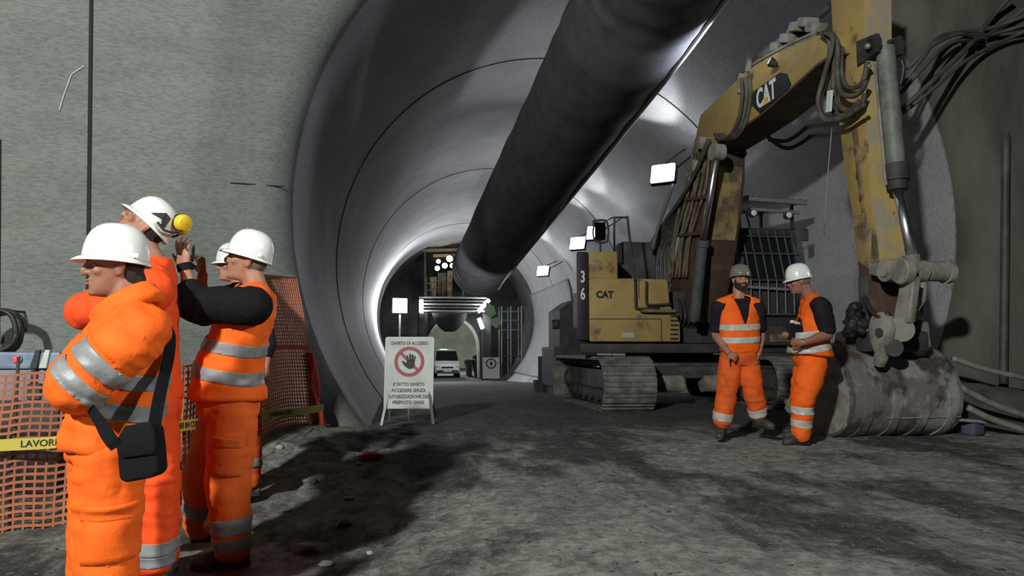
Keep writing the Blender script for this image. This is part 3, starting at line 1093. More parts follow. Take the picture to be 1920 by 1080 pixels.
def sign():
    Ys = G(767, 797).y
    c = P(767, 698.5, Ys)
    dist = (c - CAMPOS).dot(FW)
    w, h = 92 / F * dist, 134 / F * dist
    base = V((c.x, Ys + 0.12, ground(c.x, Ys)))
    t = thing('no_entry_sign', base, 'white no entry sign with red ring and black hand on a low trestle', 'sign')
    right = V((RT.x, RT.y, 0)).normalized()
    fwd = V((-right.y, right.x, 0))
    up = (V((0, 0, 1)) * cos(R(5)) + fwd * sin(R(5)))
    org = c
    bm = bmesh.new()
    r_ = 0.03
    out = []
    for (sx, sy, a0) in ((1, 1, 0), (-1, 1, 90), (-1, -1, 180), (1, -1, 270)):
        for k in range(5):
            a = R(a0 + 22.5 * k)
            out.append(V((sx * (w / 2 - r_) + r_ * cos(a), sy * (h / 2 - r_) + r_ * sin(a), 0)))
    prism(bm, out, V((0, 0, -0.02)))
    obj('sign_panel', place(bm, org, right, up), WHITEP, t)
    bm = bmesh.new()
    path = [p * 1.0 for p in out]
    inn = [V((p.x * 0.955, p.y * 0.97, 0)) for p in out]
    loft(bm, [[p + V((0, 0, 0.0005)) for p in path], [p + V((0, 0, 0.003)) for p in path], [p + V((0, 0, 0.003)) for p in inn], [p + V((0, 0, 0.0005)) for p in inn]], False, True)
    obj('sign_border', place(bm, org, right, up), STEEL, t)
    prohibition(t, org + up * h * 0.152, right, up, w * 0.92)
    for (txt, yy, sz, sx) in (('DIVIETO DI ACCESSO', 0.408, 0.080, 0.86), ("E' FATTO DIVIETO", -0.165, 0.080, 0.86), ('ACCEDERE SENZA', -0.250, 0.082, 0.90), ('AUTORIZZAZIONE DEL', -0.335, 0.082, 0.86), ('PREPOSTO GHIGI', -0.415, 0.082, 0.88)):
        bm = text_bm(txt, sz * h * 0.78, 0.001, 0.0012, sx)
        xs = [v.co.x for v in bm.verts]
        lim = w * 0.86
        if max(xs) - min(xs) > lim:
            f = lim / (max(xs) - min(xs))
            for v in bm.verts:
                v.co.x *= f
        o = obj('sign_lettering', place(bm, org + up * h * yy + fwd * -0.003, right, up), BLACKP, t)
    for s in (-1, 1):
        bm = bmesh.new()
        top = org + right * s * w * 0.40 - up * h * 0.2 + fwd * 0.03
        ft = V((c.x, 0, 0)) + right * s * w * 0.52
        f1 = V((org + right * s * w * 0.52 + fwd * -0.12).to_tuple())
        f1.z = ground(f1.x, f1.y)
        f2 = org + right * s * w * 0.50 + fwd * 0.42
        f2.z = ground(f2.x, f2.y)
        beam(bm, top, f1, 0.03, 0.03)
        beam(bm, top, f2, 0.03, 0.03)
        obj('trestle_leg', bm, STEEL, t)
    bm = bmesh.new()
    m0 = org - up * h * 0.45 + fwd * 0.035
    m1 = m0.copy()
    m1.z = ground(m0.x, m0.y)
    beam(bm, m0, m1, 0.025, 0.025)
    obj('centre_stay', bm, STEEL, t)
    # small far sign
    Yf = 42.0
    c = P(921, 690, Yf)
    w, h = 0.95, 1.2
    t = thing('no_entry_sign', V((c.x, Yf, ground(c.x, Yf))), 'small far no entry sign propped at the foot of the scaffold', 'sign')
    bm = bmesh.new()
    up = V((0, 0.15, 1)).normalized()
    prism(bm, [c + right * x * w / 2 + up * z * h / 2 for x, z in ((-1, -1), (1, -1), (1, 1), (-1, 1))], V((0, 0.03, 0)))
    obj('sign_panel', bm, BEIGE, t)
    bm = bmesh.new()
    n = 24
    for r1, r0 in ((0.30, 0.22),):
        loft(bm, [[V((r * cos(2 * pi * k / n), r * sin(2 * pi * k / n), z_)) for k in range(n)] for r, z_ in ((r1, 0.002), (r1, 0.012), (r0, 0.012), (r0, 0.002))], False, True)
    obj('prohibition_ring', place(bm, c + up * 0.25, right, up), BLACKP, t)
    bm = bmesh.new()
    ell(bm, V((0, 0, 0.006)), V((0.09, 0, 0)), V((0, 0.13, 0)), V((0, 0, 0.005)))
    obj('hand_symbol', place(bm, c + up * 0.25, right, up), BLACKP, t)
    for s in (-1, 1):
        bm = bmesh.new()
        f1 = c + right * s * w * 0.5 + V((0, 0.4, 0))
        f1.z = ground(f1.x, f1.y)
        beam(bm, c + right * s * w * 0.4 + up * 0.3, f1, 0.05, 0.05)
        obj('trestle_leg', bm, DARKM, t)


sign()

# white membrane on the right wall by the end of the lining
bm = bmesh.new()
n, m_ = 26, 20
g = []
for j in range(m_ + 1):
    y = 31.5 + (YEND - 31.5) * j / m_
    row = []
    for i in range(n + 1):
        a = R(-44) + (R(19) - R(-44)) * i / n
        r = RAD - 0.06 - 0.03 * noise.noise(V((a * 4, y * 1.2, 3))) - (0.06 if abs((y * 0.7) % 3 - 1.5) < 0.12 else 0)
        row.append(ringpt(a, r, y))
    g.append(row)
vv = [[bm.verts.new(p) for p in row] for row in g]
for j in range(m_):
    for i in range(n):
        bm.faces.new((vv[j][i], vv[j][i + 1], vv[j + 1][i + 1], vv[j + 1][i]))
ext = bmesh.ops.solidify(bm, geom=list(bm.faces), thickness=0.012)
setp(obj('membrane_sheet', bm, SHEETM, None, True), 'white waterproofing membrane on the right wall left of the excavator', 'sheet')


# dark equipment behind the excavator
def cabinet():
    Y = 16.5
    p, q = P(1040, 655, Y), P(1120, 655, Y)
    zg = ground(p.x, Y)
    t = thing('enclosure', V(((p.x + q.x) / 2, Y, zg)), 'dark tall compressor standing behind the yellow excavator housing', 'machine')
    obj('lower_housing', boxb(p.x, q.x, Y, Y + 1.6, zg + 0.12, p.z + 0.06, 0.04), DARKM, t)
    u0, u1, u2 = P(1051, 610, Y), P(1051, 580, Y), P(1075, 562, Y)
    bm = bmesh.new()
    prism(bm, [V((u0.x, Y + 0.1, p.z + 0.05)), V((u0.x, Y + 0.1, u1.z)), V((u2.x, Y + 0.1, u2.z)), V((q.x, Y + 0.1, u2.z)), V((q.x, Y + 0.1, p.z + 0.05))], V((0, 1.3, 0)))
    obj('upper_housing', bm, DARKM, t)
    e = P(1042, 608, Y)
    bm = bmesh.new()
    cyl(bm, V((e.x, Y + 0.4, e.z)), V((u0.x + 0.1, Y + 0.4, e.z + 0.03)), 0.11, 12)
    obj('exhaust_stub', bm, DARKM, t, True)
    for k in range(4):
        obj('louvre', boxb(p.x + 0.1, q.x - 0.1, Y - 0.015, Y + 0.02, zg + 0.3 + k * 0.13, zg + 0.36 + k * 0.13), BLACKP, t)
    for s in (p.x + 0.12, q.x - 0.12):
        obj('skid', boxb(s - 0.08, s + 0.08, Y, Y + 1.6, zg - 0.03, zg + 0.13), BLACKP, t)


cabinet()
Y = 18.5
p, q = P(1013, 722, Y), P(1013, 668, Y)
zg = ground(p.x, Y)
t = thing('bollard_post', V((p.x, Y, zg)), 'dark upright post on a square foot left of the excavator track', 'post')
bm = bmesh.new()
beam(bm, V((p.x, Y, zg + 0.05)), V((p.x, Y, q.z)), 0.10, 0.10)
obj('post_shaft', bm, DARKM, t)
obj('post_foot', boxb(p.x - 0.16, p.x + 0.16, Y - 0.16, Y + 0.16, zg - 0.02, zg + 0.28, 0.02), DARKM, t)
bm = bmesh.new()
a, b = P(1018, 706, Y), P(1036, 680, Y)
tube(bm, [a, b], 0.055, 8)
obj('brace_pipe', bm, DARKM, t, True)
tubeo('ground_hose', [P(1035, 683, 18.6), P(1030, 700, 18.3), P(1029, 712, 18.1), V((P(1029, 720, 18).x, 18, ground(3.2, 18) + 0.04))], 0.04, DARKM, None, label='black hose curving down beside the dark post and pipe', cat='hose')

# ------------------------------------------------------------------ cables on the right wall
def wallp(px, py, off=0.0):
    v = ray(px, py)
    s = (Y0 - 0.12 - off) / v.y
    return CAMPOS + v * s


CB = [([(1690, 160), (1722, 118), (1762, 70), (1808, 60), (1860, 52), (1925, 28)], 0.028, 'uppermost black cable arching from the excavator to the top right'),
      ([(1688, 176), (1735, 122), (1780, 82), (1822, 74), (1870, 62), (1930, 44)], 0.026, 'second cable from the top in the bundle right of the stick'),
      ([(1690, 206), (1740, 160), (1790, 112), (1828, 74), (1862, 30), (1900, -12)], 0.032, 'cable climbing most steeply to the top edge right of the stick'),
      ([(1692, 212), (1748, 168), (1800, 122), (1842, 96), (1888, 74), (1940, 50)], 0.026, 'lowest cable of the bundle at the right edge'),
      ([(1700, 130), (1745, 88), (1796, 64), (1840, 70), (1890, 40), (1935, 5)], 0.024, 'cable crossing over the others near the top right corner')]
for pts, r_, lab in CB:
    tubeo('power_cable', [wallp(x_, y_, 0.14 + 0.14 * math.sin(i * 1.3)) for i, (x_, y_) in enumerate(pts)], r_, CABLEM, None, label=lab, cat='cable')
# cables behind the boom, along the tunnel wall
for pts, lab in (([(1440, 262), (1480, 262), (1530, 225), (1590, 190)], 'grey cable sagging behind the excavator boom and stick, upper one'),
                 ([(1430, 250), (1478, 278), (1535, 245), (1600, 205)], 'grey cable sagging behind the excavator boom and stick, lower one')):
    tubeo('power_cable', [P(x_, y_, 11.6) for x_, y_ in pts], 0.035, CABLEM, None, label=lab, cat='cable')
# bracket that carries the bundle on the head wall
bm = bmesh.new()
p = wallp(1818, 74)
beam(bm, p + V((0, 0.3, 0)), p + V((0, -0.22, -0.04)), 0.05, 0.09)
beam(bm, p + V((-0.14, -0.05, -0.06)), p + V((0.18, -0.05, -0.06)), 0.05, 0.05)
setp(obj('cable_hanger', bm, DARKM), 'dark steel hanger carrying the cable bundle on the right wall', 'bracket')

# pipes along the foot of the right wall
PP = [([(1786, 672), (1850, 693), (1935, 712)], 0.032, 'uppermost pale pipe sloping behind the bucket to the right edge', 7.9),
      ([(1800, 726), (1860, 757), (1935, 784)], 0.036, 'middle pale pipe sloping from the bucket to the right edge', 7.6),
      ([(1815, 764), (1858, 785), (1935, 812)], 0.034, 'lowest pale pipe lying near the ground right of the bucket', 7.3),
      ([(1796, 787), (1842, 791), (1872, 794)], 0.020, 'thin short pipe lying level right of the bucket', 7.4)]
for pts, r_, lab, Y_ in PP:
    tubeo('pipe', [P(x_, y_, Y_ + 0.0 * i) for i, (x_, y_) in enumerate(pts)], r_, PIPEM, None, label=lab, cat='pipe')
bm = bmesh.new()
p = P(1824, 805, 7.5)
box(bm, (p.x, p.y, ground(p.x, p.y) + 0.07), (0.20, 0.16, 0.15), Matrix.Rotation(0.3, 3, 'Z'), 0.03)
PURP = mat('purple_cloth', (0.09, 0.07, 0.12), 0.8)
setp(obj('cloth_bundle', bm, PURP, None, True), 'small dark purple bundle on the ground right of the bucket', 'bundle')
# pipe stub: vertical dark drain on the right wall
tubeo('drain_pipe', [wallp(1886, 250, -0.02), wallp(1884, 480, -0.02), wallp(1881, 730, -0.02)], 0.05, CABLEM, None, label='dark vertical drain pipe on the brown right wall', cat='pipe')

# rubble bank at the foot of the right wall
bm = bmesh.new()
xs_ = [5.2 + 0.12 * i for i in range(40)]
ys_ = [7.2 + 0.12 * i for i in range(14)]
gg = []
for y in ys_:
    row = []
    for x in xs_:
        hgt = 0.55 * smooth(7.3, 8.5, y) * smooth(5.4, 6.8, x) * (1 + 0.5 * noise.noise(V((x * 1.2, y * 1.2, 4)))) + 0.05 * noise.noise(V((x * 5, y * 5, 4)))
        row.append(bm.verts.new((x, y, ground(x, y) - 0.06 + hgt)))
    gg.append(row)
for j in range(len(ys_) - 1):
    for i in range(len(xs_) - 1):
        bm.faces.new((gg[j][i], gg[j][i + 1], gg[j + 1][i + 1], gg[j + 1][i]))
MUCK = mat('muck_bank', (0.10, 0.098, 0.09), 0.95, col2=(0.045, 0.045, 0.042), scale=3, bump=0.7, bscale=14)
o = obj('rubble_bank', bm, MUCK, None, True)
setp(o, 'low bank of muck along the foot of the right wall', 'rubble', kind='stuff')


# ------------------------------------------------------------------ netting, tape, generator on the left
def net_from(rows, cols, w, m, name, parent=None, th=0.0035):
    """strands along both directions of a grid of points rows[i][j]"""
    bm = bmesh.new()

    def strand(pts, wid):
        n = len(pts)
        a, b = [], []
        for i in range(n):
            t = (pts[min(i + 1, n - 1)] - pts[max(i - 1, 0)]).normalized()
            toc = (CAMPOS - pts[i]).normalized()
            s = t.cross(V((0.35, -0.93, 0.05)))
            s = s.normalized() * wid
            nrm = t.cross(s).normalized() * th
            a.append((bm.verts.new(pts[i] + s + nrm), bm.verts.new(pts[i] - s + nrm), bm.verts.new(pts[i] - s - nrm), bm.verts.new(pts[i] + s - nrm)))
        for i in range(n - 1):
            for k in range(4):
                bm.faces.new((a[i][k], a[i][(k + 1) % 4], a[i + 1][(k + 1) % 4], a[i + 1][k]))

    for r_ in rows:
        strand(r_, w)
    for j in range(0, len(rows[0]), 1):
        strand([r_[j] for r_ in rows], w * 0.75)
    return obj(name, bm, m, parent)


def fence_path(path, n):
    pts = catmull([V((x, y, 0)) for x, y in path], 10)
    L = [0]
    for i in range(1, len(pts)):
        L.append(L[-1] + (pts[i] - pts[i - 1]).length)
    out = []
    for k in range(n + 1):
        s = L[-1] * k / n
        i = max(1, min(len(L) - 1, next((q for q in range(len(L)) if L[q] >= s), len(L) - 1)))
        f = (s - L[i - 1]) / max(1e-6, L[i] - L[i - 1])
        out.append(pts[i - 1].lerp(pts[i], f))
    return out, L[-1]


def wave(p, h, k):
    return V((0.03 * noise.noise(V((p.x * 2.5, p.y * 2.5, h * 1.5 + k))), 0.05 * noise.noise(V((p.x * 2, p.y * 2, h * 1.2 + k + 5))), 0))


LOWPATH = [(-3.6, 5.25), (-2.9, 5.15), (-2.1, 5.3), (-1.62, 5.55), (-1.5, 5.9), (-1.36, 6.4)]
pts, L = fence_path(LOWPATH, 1)
n = int(L / 0.052)
pts, L = fence_path(LOWPATH, n)
rows = []
for i in range(23):
    hgt = i * 0.047
    rows.append([V((p.x, p.y, ground(p.x, p.y) - 0.02 + hgt * (0.98 + 0.03 * noise.noise(V((p.x * 1.5, p.y, 0)))))) + wave(p, hgt, 0) for p in pts])
t = thing('safety_net_fence', V((-2.1, 5.3, ground(-2.1, 5.3))), 'low orange plastic safety net fence in front of the left wall', 'fence')
net_from(rows, 0, 0.0085, NETM, 'net_panel', t)
for (x_, y_) in ((-3.4, 5.22), (-2.45, 5.2), (-1.6, 5.6)):
    bm = bmesh.new()
    tube(bm, [V((x_, y_ + 0.03, ground(x_, y_) - 0.05)), V((x_, y_ + 0.03, ground(x_, y_) + 1.1))], 0.011, 8)
    obj('fence_stake', bm, BROWN, t, True)

NETT = mat('orange_net_bright', (0.72, 0.25, 0.14), 0.65, col2=(0.55, 0.2, 0.12), scale=3)  # tall net's orange raised to make up for the shade on it
HIGHPATH = [(-1.38, 6.5), (-1.33, 7.0), (-1.24, 7.5), (-1.06, 7.95), (-0.84, 8.28)]
pts, L = fence_path(HIGHPATH, 1)
n = int(L / 0.042)
pts, L = fence_path(HIGHPATH, n)
rows = []
NR = 44
for i in range(NR):
    f = i / (NR - 1)
    row = []
    for j, p in enumerate(pts):
        u = j / (len(pts) - 1)
        base = ground(p.x, p.y) - 0.02
        top = 1.60 + 0.12 * u
        z = base + (top - base) * f
        # the far edge leans with the round edge of the lining
        lean = -0.32 * u * f
        row.append(V((p.x + lean, p.y - 0.0 * f, z)) + wave(p, z, 3))
    rows.append(row)
t = thing('safety_net_fence', V((-1.25, 7.4, ground(-1.25, 7.4))), 'tall orange safety net closing the gap to the round tunnel edge', 'fence')
net_from(rows, 0, 0.0095, NETT, 'net_panel', t)
# red doubled hem of the tall net
bm = bmesh.new()
ed = [r_[-1] for r_ in rows]
for q in range(4):
    tube(bm, catmull([ed[i] + V((0.03 * math.sin(i * 1.7 + q), -0.05 - 0.03 * q, 0)) for i in range(0, 22, 3)], 4), 0.028, 8)
obj('red_hem', bm, NETR, t, True)
bm = bmesh.new()
k = 22
strip = [rows[k][j] + V((0.0, -0.02, 0)) for j in range(len(pts))]
strip2 = [p + V((0, 0, 0.045)) for p in strip]
loft(bm, [[a, b, b + V((-0.004, 0.004, 0)), a + V((-0.004, 0.004, 0))] for a, b in zip(strip, strip2)])
obj('red_strap', bm, NETR, t)
bm = bmesh.new()
tube(bm, [r_ for r_ in rows[-1]], 0.016, 8)
obj('top_cord', bm, BEIGE, t, True)

# warning tape with lettering
tp = [(-60, 836, 5.2), (20, 832, 5.12), (110, 827, 5.12), (200, 816, 5.12), (312, 801, 5.25), (400, 789, 5.9), (500, 777, 6.8), (560, 770, 7.5), (604, 764, 8.05)]
path = catmull([P(x_, y_, Y_) + V((0.02, -0.06, 0)) for x_, y_, Y_ in tp], 8)
t = thing('warning_tape', path[len(path) // 2].copy(), 'yellow warning tape stretched along the orange net fence', 'tape')
hw = 0.036
bm = bmesh.new()
loft(bm, [[p + V((0, 0, hw)), p + V((0, 0, -hw)), p + V((-0.002, 0.003, -hw)), p + V((-0.002, 0.003, hw))] for p in path])
obj('tape_band', bm, TAPEM, t)
Ls = [0]
for i in range(1, len(path)):
    Ls.append(Ls[-1] + (path[i] - path[i - 1]).length)


def at_len(s):
    for i in range(1, len(Ls)):
        if Ls[i] >= s:
            f = (s - Ls[i - 1]) / (Ls[i] - Ls[i - 1])
            return path[i - 1].lerp(path[i], f), (path[i] - path[i - 1]).normalized()
    return path[-1], (path[-1] - path[-2]).normalized()


s0 = 0.62
for rep in range(5):
    tb = text_bm('LAVORI IN CORSO', 0.058, 0.0008, 0.0008, 1.05)
    xs_ = [v.co.x for v in tb.verts]
    W = max(xs_) - min(xs_)
    c0 = s0 + rep * (W + 0.32)
    if c0 + W / 2 > Ls[-1]:
        tb.free()
        break
    for v in tb.verts:
        p, d = at_len(c0 + v.co.x)
        nrm = V((d.y, -d.x, 0)).normalized()
        v.co = p + V((0, 0, v.co.y)) + nrm * (0.003 + v.co.z)
    obj('tape_lettering', tb, BLACKP, t, recalc=False)

# blue generator behind the net
def generator():
    Y = 6.1
    p, q = P(-60, 652, Y), P(113, 660, Y)
    zt = q.z
    zg = ground(-2.9, Y)
    t = thing('generator', V(((p.x + q.x) / 2, Y, zg)), 'blue generator with a red lamp behind the orange net at the left edge', 'machine')
    zm = P(50, 692, Y).z
    obj('blue_cover', boxb(p.x, q.x, Y, Y + 0.8, zm, zt, 0.02), BLUEM, t)
    zl = P(50, 752, Y).z
    GREYV = mat('grey_violet_metal', (0.24, 0.22, 0.27), 0.6, col2=(0.18, 0.16, 0.20), scale=5)
    obj('grey_body', boxb(p.x, q.x - 0.02, Y + 0.03, Y + 0.78, zl, zm, 0.01), GREYV, t)
    obj('base_frame', boxb(p.x, q.x, Y + 0.02, Y + 0.8, zg - 0.03, zl, 0.01), DARKM, t)
    c = P(31, 673, Y - 0.02)
    bm = bmesh.new()
    ball(bm, c, 0.026)
    o = obj('red_lamp', bm, REDG, t, True)
    bm = bmesh.new()
    cyl(bm, c + V((0, 0.03, 0)), c + V((0, 0.0, 0)), 0.034, 14)
    obj('lamp_bezel', bm, BLUEM, t, True)
    for x0 in (56, 74):
        a, b = P(x0, 690, Y - 0.01), P(x0 + 12, 656, Y - 0.01)
        bm = bmesh.new()
        prism(bm, [V((a.x, Y - 0.02, a.z)), V((a.x + 0.05, Y - 0.02, a.z)), V((b.x + 0.03, Y - 0.02, b.z)), V((b.x, Y - 0.02, b.z))], V((0, 0.03, 0)))
        obj('cover_rib', bm, WHITEP if x0 == 74 else DARKM, t)
    a = P(61, 745, Y)
    obj('latch_box', boxb(a.x - 0.04, a.x + 0.05, Y - 0.01, Y + 0.05, zl + 0.01, zl + 0.13, 0.01), DARKM, t)
    bm = bmesh.new()
    tube(bm, [V((a.x, Y - 0.01, zl + 0.13)), V((a.x, Y - 0.01, zm))], 0.015, 8)
    obj('latch_rod', bm, DARKM, t, True)


generator()
# black hose coil hanging at the left edge on the wall
v = ray(2, 622)
s = (Y0 - XE / 3.17) / (v.y - v.x / 3.17)
c = CAMPOS + v * (s * 0.955)
bm = bmesh.new()
pts = []
for i in range(5 * 24 + 1):
    w = 2 * pi * i / 24
    rr = 0.17 + 0.012 * sin(i * 0.7)
    pts.append(c + V((rr * cos(w) * 0.95, -0.035 * i / 24 + 0.08, rr * 1.1 * sin(w))))
tube(bm, pts, 0.022, 8)
setp(obj('hose_coil', bm, RUBBER, None, True), 'black hose coil hanging on the left wall above the blue generator', 'hose')
bm = bmesh.new()
tube(bm, [c + V((0, 0.55, 0.2)), c + V((0, -0.1, 0.2)), c + V((0, -0.13, 0.25))], 0.012, 6)
setp(obj('wall_hook', bm, DARKM, None, True), 'steel hook holding the hose coil on the left wall', 'hook')

# unseen lamp of the far heading, behind the gantry
point((3.0, 60.0, 3.2), 2200, (0.93, 1.0, 0.90), 0.3)
point(gp(843, 600, YG + 2.2), 160, (0.93, 1.0, 0.90), 0.1)  # added light behind the hood, brightening the van's front
# added light hidden behind the sign, brightening the duct mouth from below
spot((0.55, 19.5, 0.35), (2.3, 24.6, 4.0), 800, 44, 0.7, (0.93, 0.97, 1.0), 0.1)
# ------------------------------------------------------------------ excavator
ARM_A, ARM_B = V((4.86, 12.0, 0)), V((5.20, 7.44, 0))
ARM_U = (ARM_B - ARM_A).normalized()
ARM_S = V((-ARM_U.y, ARM_U.x, 0))


def arm(px, py, off=0.0):
    """point of the arm's upright plane, pushed sideways by off"""
    v = ray(px, py)
    t = ((ARM_A + ARM_S * off - CAMPOS).dot(ARM_S)) / v.dot(ARM_S)
    return CAMPOS + v * t


def armplate(outline, off, width, m, name, parent, bev=0.02, label=None):
    bm = bmesh.new()
    prism(bm, [arm(x, y, off) for x, y in outline], ARM_S * width)
    if bev:
        bevel_all(bm, bev)
    return obj(name, bm, m, parent, angle=35, label=label)


EX = thing('excavator', V((4.9, 12.5, ground(4.9, 12.5))), 'large muddy yellow tracked excavator with raised boom and lowered bucket', 'excavator')


# ---- tracks
def track(xc, name_w, y0, L, inner):
    zg = ground(xc, y0 + 1) - 0.01
    r = 0.40
    hw = name_w / 2
    t = None
    # centre line of the chain
    loop = []
    Ls = L - 2 * r
    nS, nA = 17, 8
    for i in range(nS):
        loop.append((y0 + r + Ls * i / nS, zg + 2 * r, V((0, 1, 0))))
    for i in range(nA):
        a = pi / 2 - pi * i / nA
        loop.append((y0 + r + Ls + r * cos(a), zg + r + r * sin(a), V((0, sin(a), -cos(a)))))
    for i in range(nS):
        loop.append((y0 + r + Ls - Ls * i / nS, zg, V((0, -1, 0))))
    for i in range(nA):
        a = -pi / 2 - pi * i / nA
        loop.append((y0 + r + r * cos(a), zg + r + r * sin(a), V((0, sin(a), -cos(a)))))
    bm = bmesh.new()
    # chain links under the shoes
    rings = []
    for (y, z, d) in loop:
        nrm = V((0, -d.z, d.y))
        c = V((xc, y, z))
        rings.append([c + V((-0.13, 0, 0)) - nrm * 0.04, c + V((0.13, 0, 0)) - nrm * 0.04, c + V((0.13, 0, 0)) - nrm * 0.13, c + V((-0.13, 0, 0)) - nrm * 0.13])
    loft(bm, rings, False, True)
    t = obj('track', bm, DARKM, EX)
    for i, (y, z, d) in enumerate(loop):
        nrm = V((0, -d.z, d.y))
        c = V((xc, y, z))
        m = Matrix((V((1, 0, 0)), d, nrm)).transposed()
        bm = bmesh.new()
        pitch = 0.175
        box(bm, c, (name_w, pitch * 0.92, 0.03), m, 0.006)
        for s in (-0.42, 0.0, 0.42):
            box(bm, c + d * pitch * s + nrm * 0.022, (name_w * 0.985, 0.022, 0.034), m)
        obj('track_shoe', bm, TRACKM, t)
    for k, yy in enumerate((y0 + r, y0 + L - r)):
        bm = bmesh.new()
        for a_, b_, rr in ((-0.16, 0.16, r - 0.12), (-0.22, 0.22, r - 0.24), (-0.25, 0.25, 0.10)):
            cyl(bm, V((xc + a_, yy, zg + r)), V((xc + b_, yy, zg + r)), rr, 28)
        obj('idler_wheel', bm, GREYM, t, angle=40)
    for k in range(6):
        yy = y0 + 0.85 + (L - 1.7) * k / 5
        bm = bmesh.new()
        cyl(bm, V((xc - 0.2, yy, zg + 0.20)), V((xc + 0.2, yy, zg + 0.20)), 0.11, 16)
        obj('track_roller', bm, DARKM, t, angle=40)
    bm = boxb(xc - 0.17, xc + 0.17, y0 + 0.5, y0 + L - 0.5, zg + 0.30, zg + 0.62, 0.03)
    obj('track_frame', bm, GREYM, t)
    return t


TY = 11.0
tx1 = (P(1130, 720, TY).x + P(1234, 720, TY).x) / 2
tw = P(1234, 720, TY).x - P(1134, 720, TY).x
track(tx1, tw, TY, 3.9, 1)
tx2 = P(1462, 720, TY).x + tw / 2
track(tx2, tw, TY + 0.05, 3.9, -1)

# ---- carbody between the tracks
zc = 0.0
bm = bmesh.new()
p, q = P(1236, 690, 11.9), P(1440, 712, 11.9)
box(bm, ((tx1 + tx2) / 2, 12.9, 0.62), (tx2 - tx1 - tw * 0.5, 1.5, 0.34), None, 0.05)
box(bm, ((tx1 + tx2) / 2, 12.05, 0.56), (tx2 - tx1 - tw * 0.7, 0.25, 0.2), None, 0.03)
obj('car_body', bm, GREYM, EX, angle=35)
for s in (-0.45, 0.35):
    bm = bmesh.new()
    xm = (tx1 + tx2) / 2 + s
    cyl(bm, V((xm - 0.22, 12.0, 0.38)), V((xm + 0.22, 12.0, 0.38)), 0.15, 18)
    obj('travel_hub', bm, DUSTY, EX, angle=40)
bm = bmesh.new()
cyl(bm, V((4.75, 13.0, 0.72)), V((4.75, 13.0, 1.0)), 0.78, 40)
obj('slewing_ring', bm, DARKM, EX, angle=40)

# ---- house
HF = 11.45          # front face distance
xl = P(1082, 600, HF).x
xr = P(1275, 600, HF).x
zb = P(1100, 641, HF).z
z2 = P(1100, 521, HF).z
z3 = P(1100, 470, HF).z
xm_ = P(1160, 500, HF).x
# revolving deck
bm = bmesh.new()
prism(bm, [V((x_, y_, zb - 0.18)) for x_, y_ in ((xl + 0.08, HF + 0.1), (6.6, HF + 0.1), (6.6, HF + 3.5), (xl + 1.0, HF + 3.5))], V((0, 0, 0.16)))
bevel_all(bm, 0.03)
obj('revolving_deck', bm, DARKM, EX, angle=35)
# right hand housing (steps, tank, side cover)
xk = P(1104, 560, HF).x
bm = bmesh.new()
prism(bm, [V((xk, HF, zb)), V((xr, HF, zb)), V((xr, HF, P(0, 598, HF).z)), V((P(1256, 560, HF).x, HF, P(0, 560, HF).z)), V((P(1252, 525, HF).x, HF, z2)), V((xk, HF, z2))], V((0.6, 2.1, 0)))
bevel_all(bm, 0.03)
house = obj('right_housing', bm, YEL, EX, angle=35)
bm = bmesh.new()
prism(bm, [V((x_, y_, z2 - 0.02)) for x_, y_ in ((xk, HF + 0.05), (xm_, HF + 0.05), (xm_ + 0.75, HF + 2.6), (xk + 0.75, HF + 2.6))], V((0, 0, z3 - z2 + 0.02)))
bevel_all(bm, 0.03)
obj('upper_cover', bm, YEL, EX, angle=35)
# black strip at the outer edge with model figures
bm = bmesh.new()
prism(bm, [V((x_, y_, zb + 0.02)) for x_, y_ in ((xl, HF + 0.02), (xk + 0.01, HF + 0.02), (xk + 0.92, HF + 3.2), (xl + 0.92, HF + 3.2))], V((0, 0, z3 - zb - 0.03)))
bevel_all(bm, 0.04)
st = obj('edge_strip', bm, BLACKP, EX, angle=35)
for i, (ch, py) in enumerate((('3', 520), ('6', 552))):
    tb = text_bm(ch, 0.26, 0.004, 0.006, 0.62)
    obj('model_figure', place(tb, P(1093, py, HF) + V((0, 0.008, 0)), (1, 0, 0), (0, 0, 1)), WHITEL, st, recalc=False)
# counterweight at the rear
bm = bmesh.new()
pts = []
for k in range(13):
    w = pi * k / 12
    pts.append(V((5.05 + 1.45 * cos(w), 14.3 + 0.95 * sin(w), zb)))
prism(bm, pts, V((0, 0, 1.25)))
bevel_all(bm, 0.08)
obj('counterweight', bm, YEL, EX, angle=35)
# engine hood in the middle
bm = boxb(xm_ + 0.02, 5.4, HF + 1.3, HF + 3.4, zb + 0.3, P(0, 470, HF).z - 0.25, 0.06)
obj('engine_hood', bm, GREYM, EX, angle=35)
p = P(1190, 455, HF + 1.5)
bm = boxb(p.x - 0.28, p.x + 0.35, HF + 1.35, HF + 1.9, z2 - 0.1, p.z, 0.04)
obj('air_cleaner', bm, GREYM, EX, angle=35)
# seam lines of the covers and the sill band
for (a_, b_, th_) in (((1106, 598), (1240, 598), 0.012), ((1240, 598), (1240, 640), 0.010), ((1198, 523), (1198, 560), 0.010)):
    bm = bmesh.new()
    beam(bm, P(*a_, HF - 0.004), P(*b_, HF - 0.004), 0.012, th_)
    obj('panel_seam', bm, DARKM, house)
# dark maker's letters on the housing
tb = text_bm('CAT', 0.15, 0.003, 0.008, 0.95)
obj('maker_lettering', place(tb, P(1134, 553, HF - 0.002), (1, 0, 0), (0, 0, 1)), BLACKP, house, recalc=False)
p = P(1177, 628, HF)
obj('data_plate', boxb(p.x - 0.10, p.x + 0.10, HF - 0.008, HF + 0.01, p.z - 0.04, p.z + 0.04), BEIGE, house)
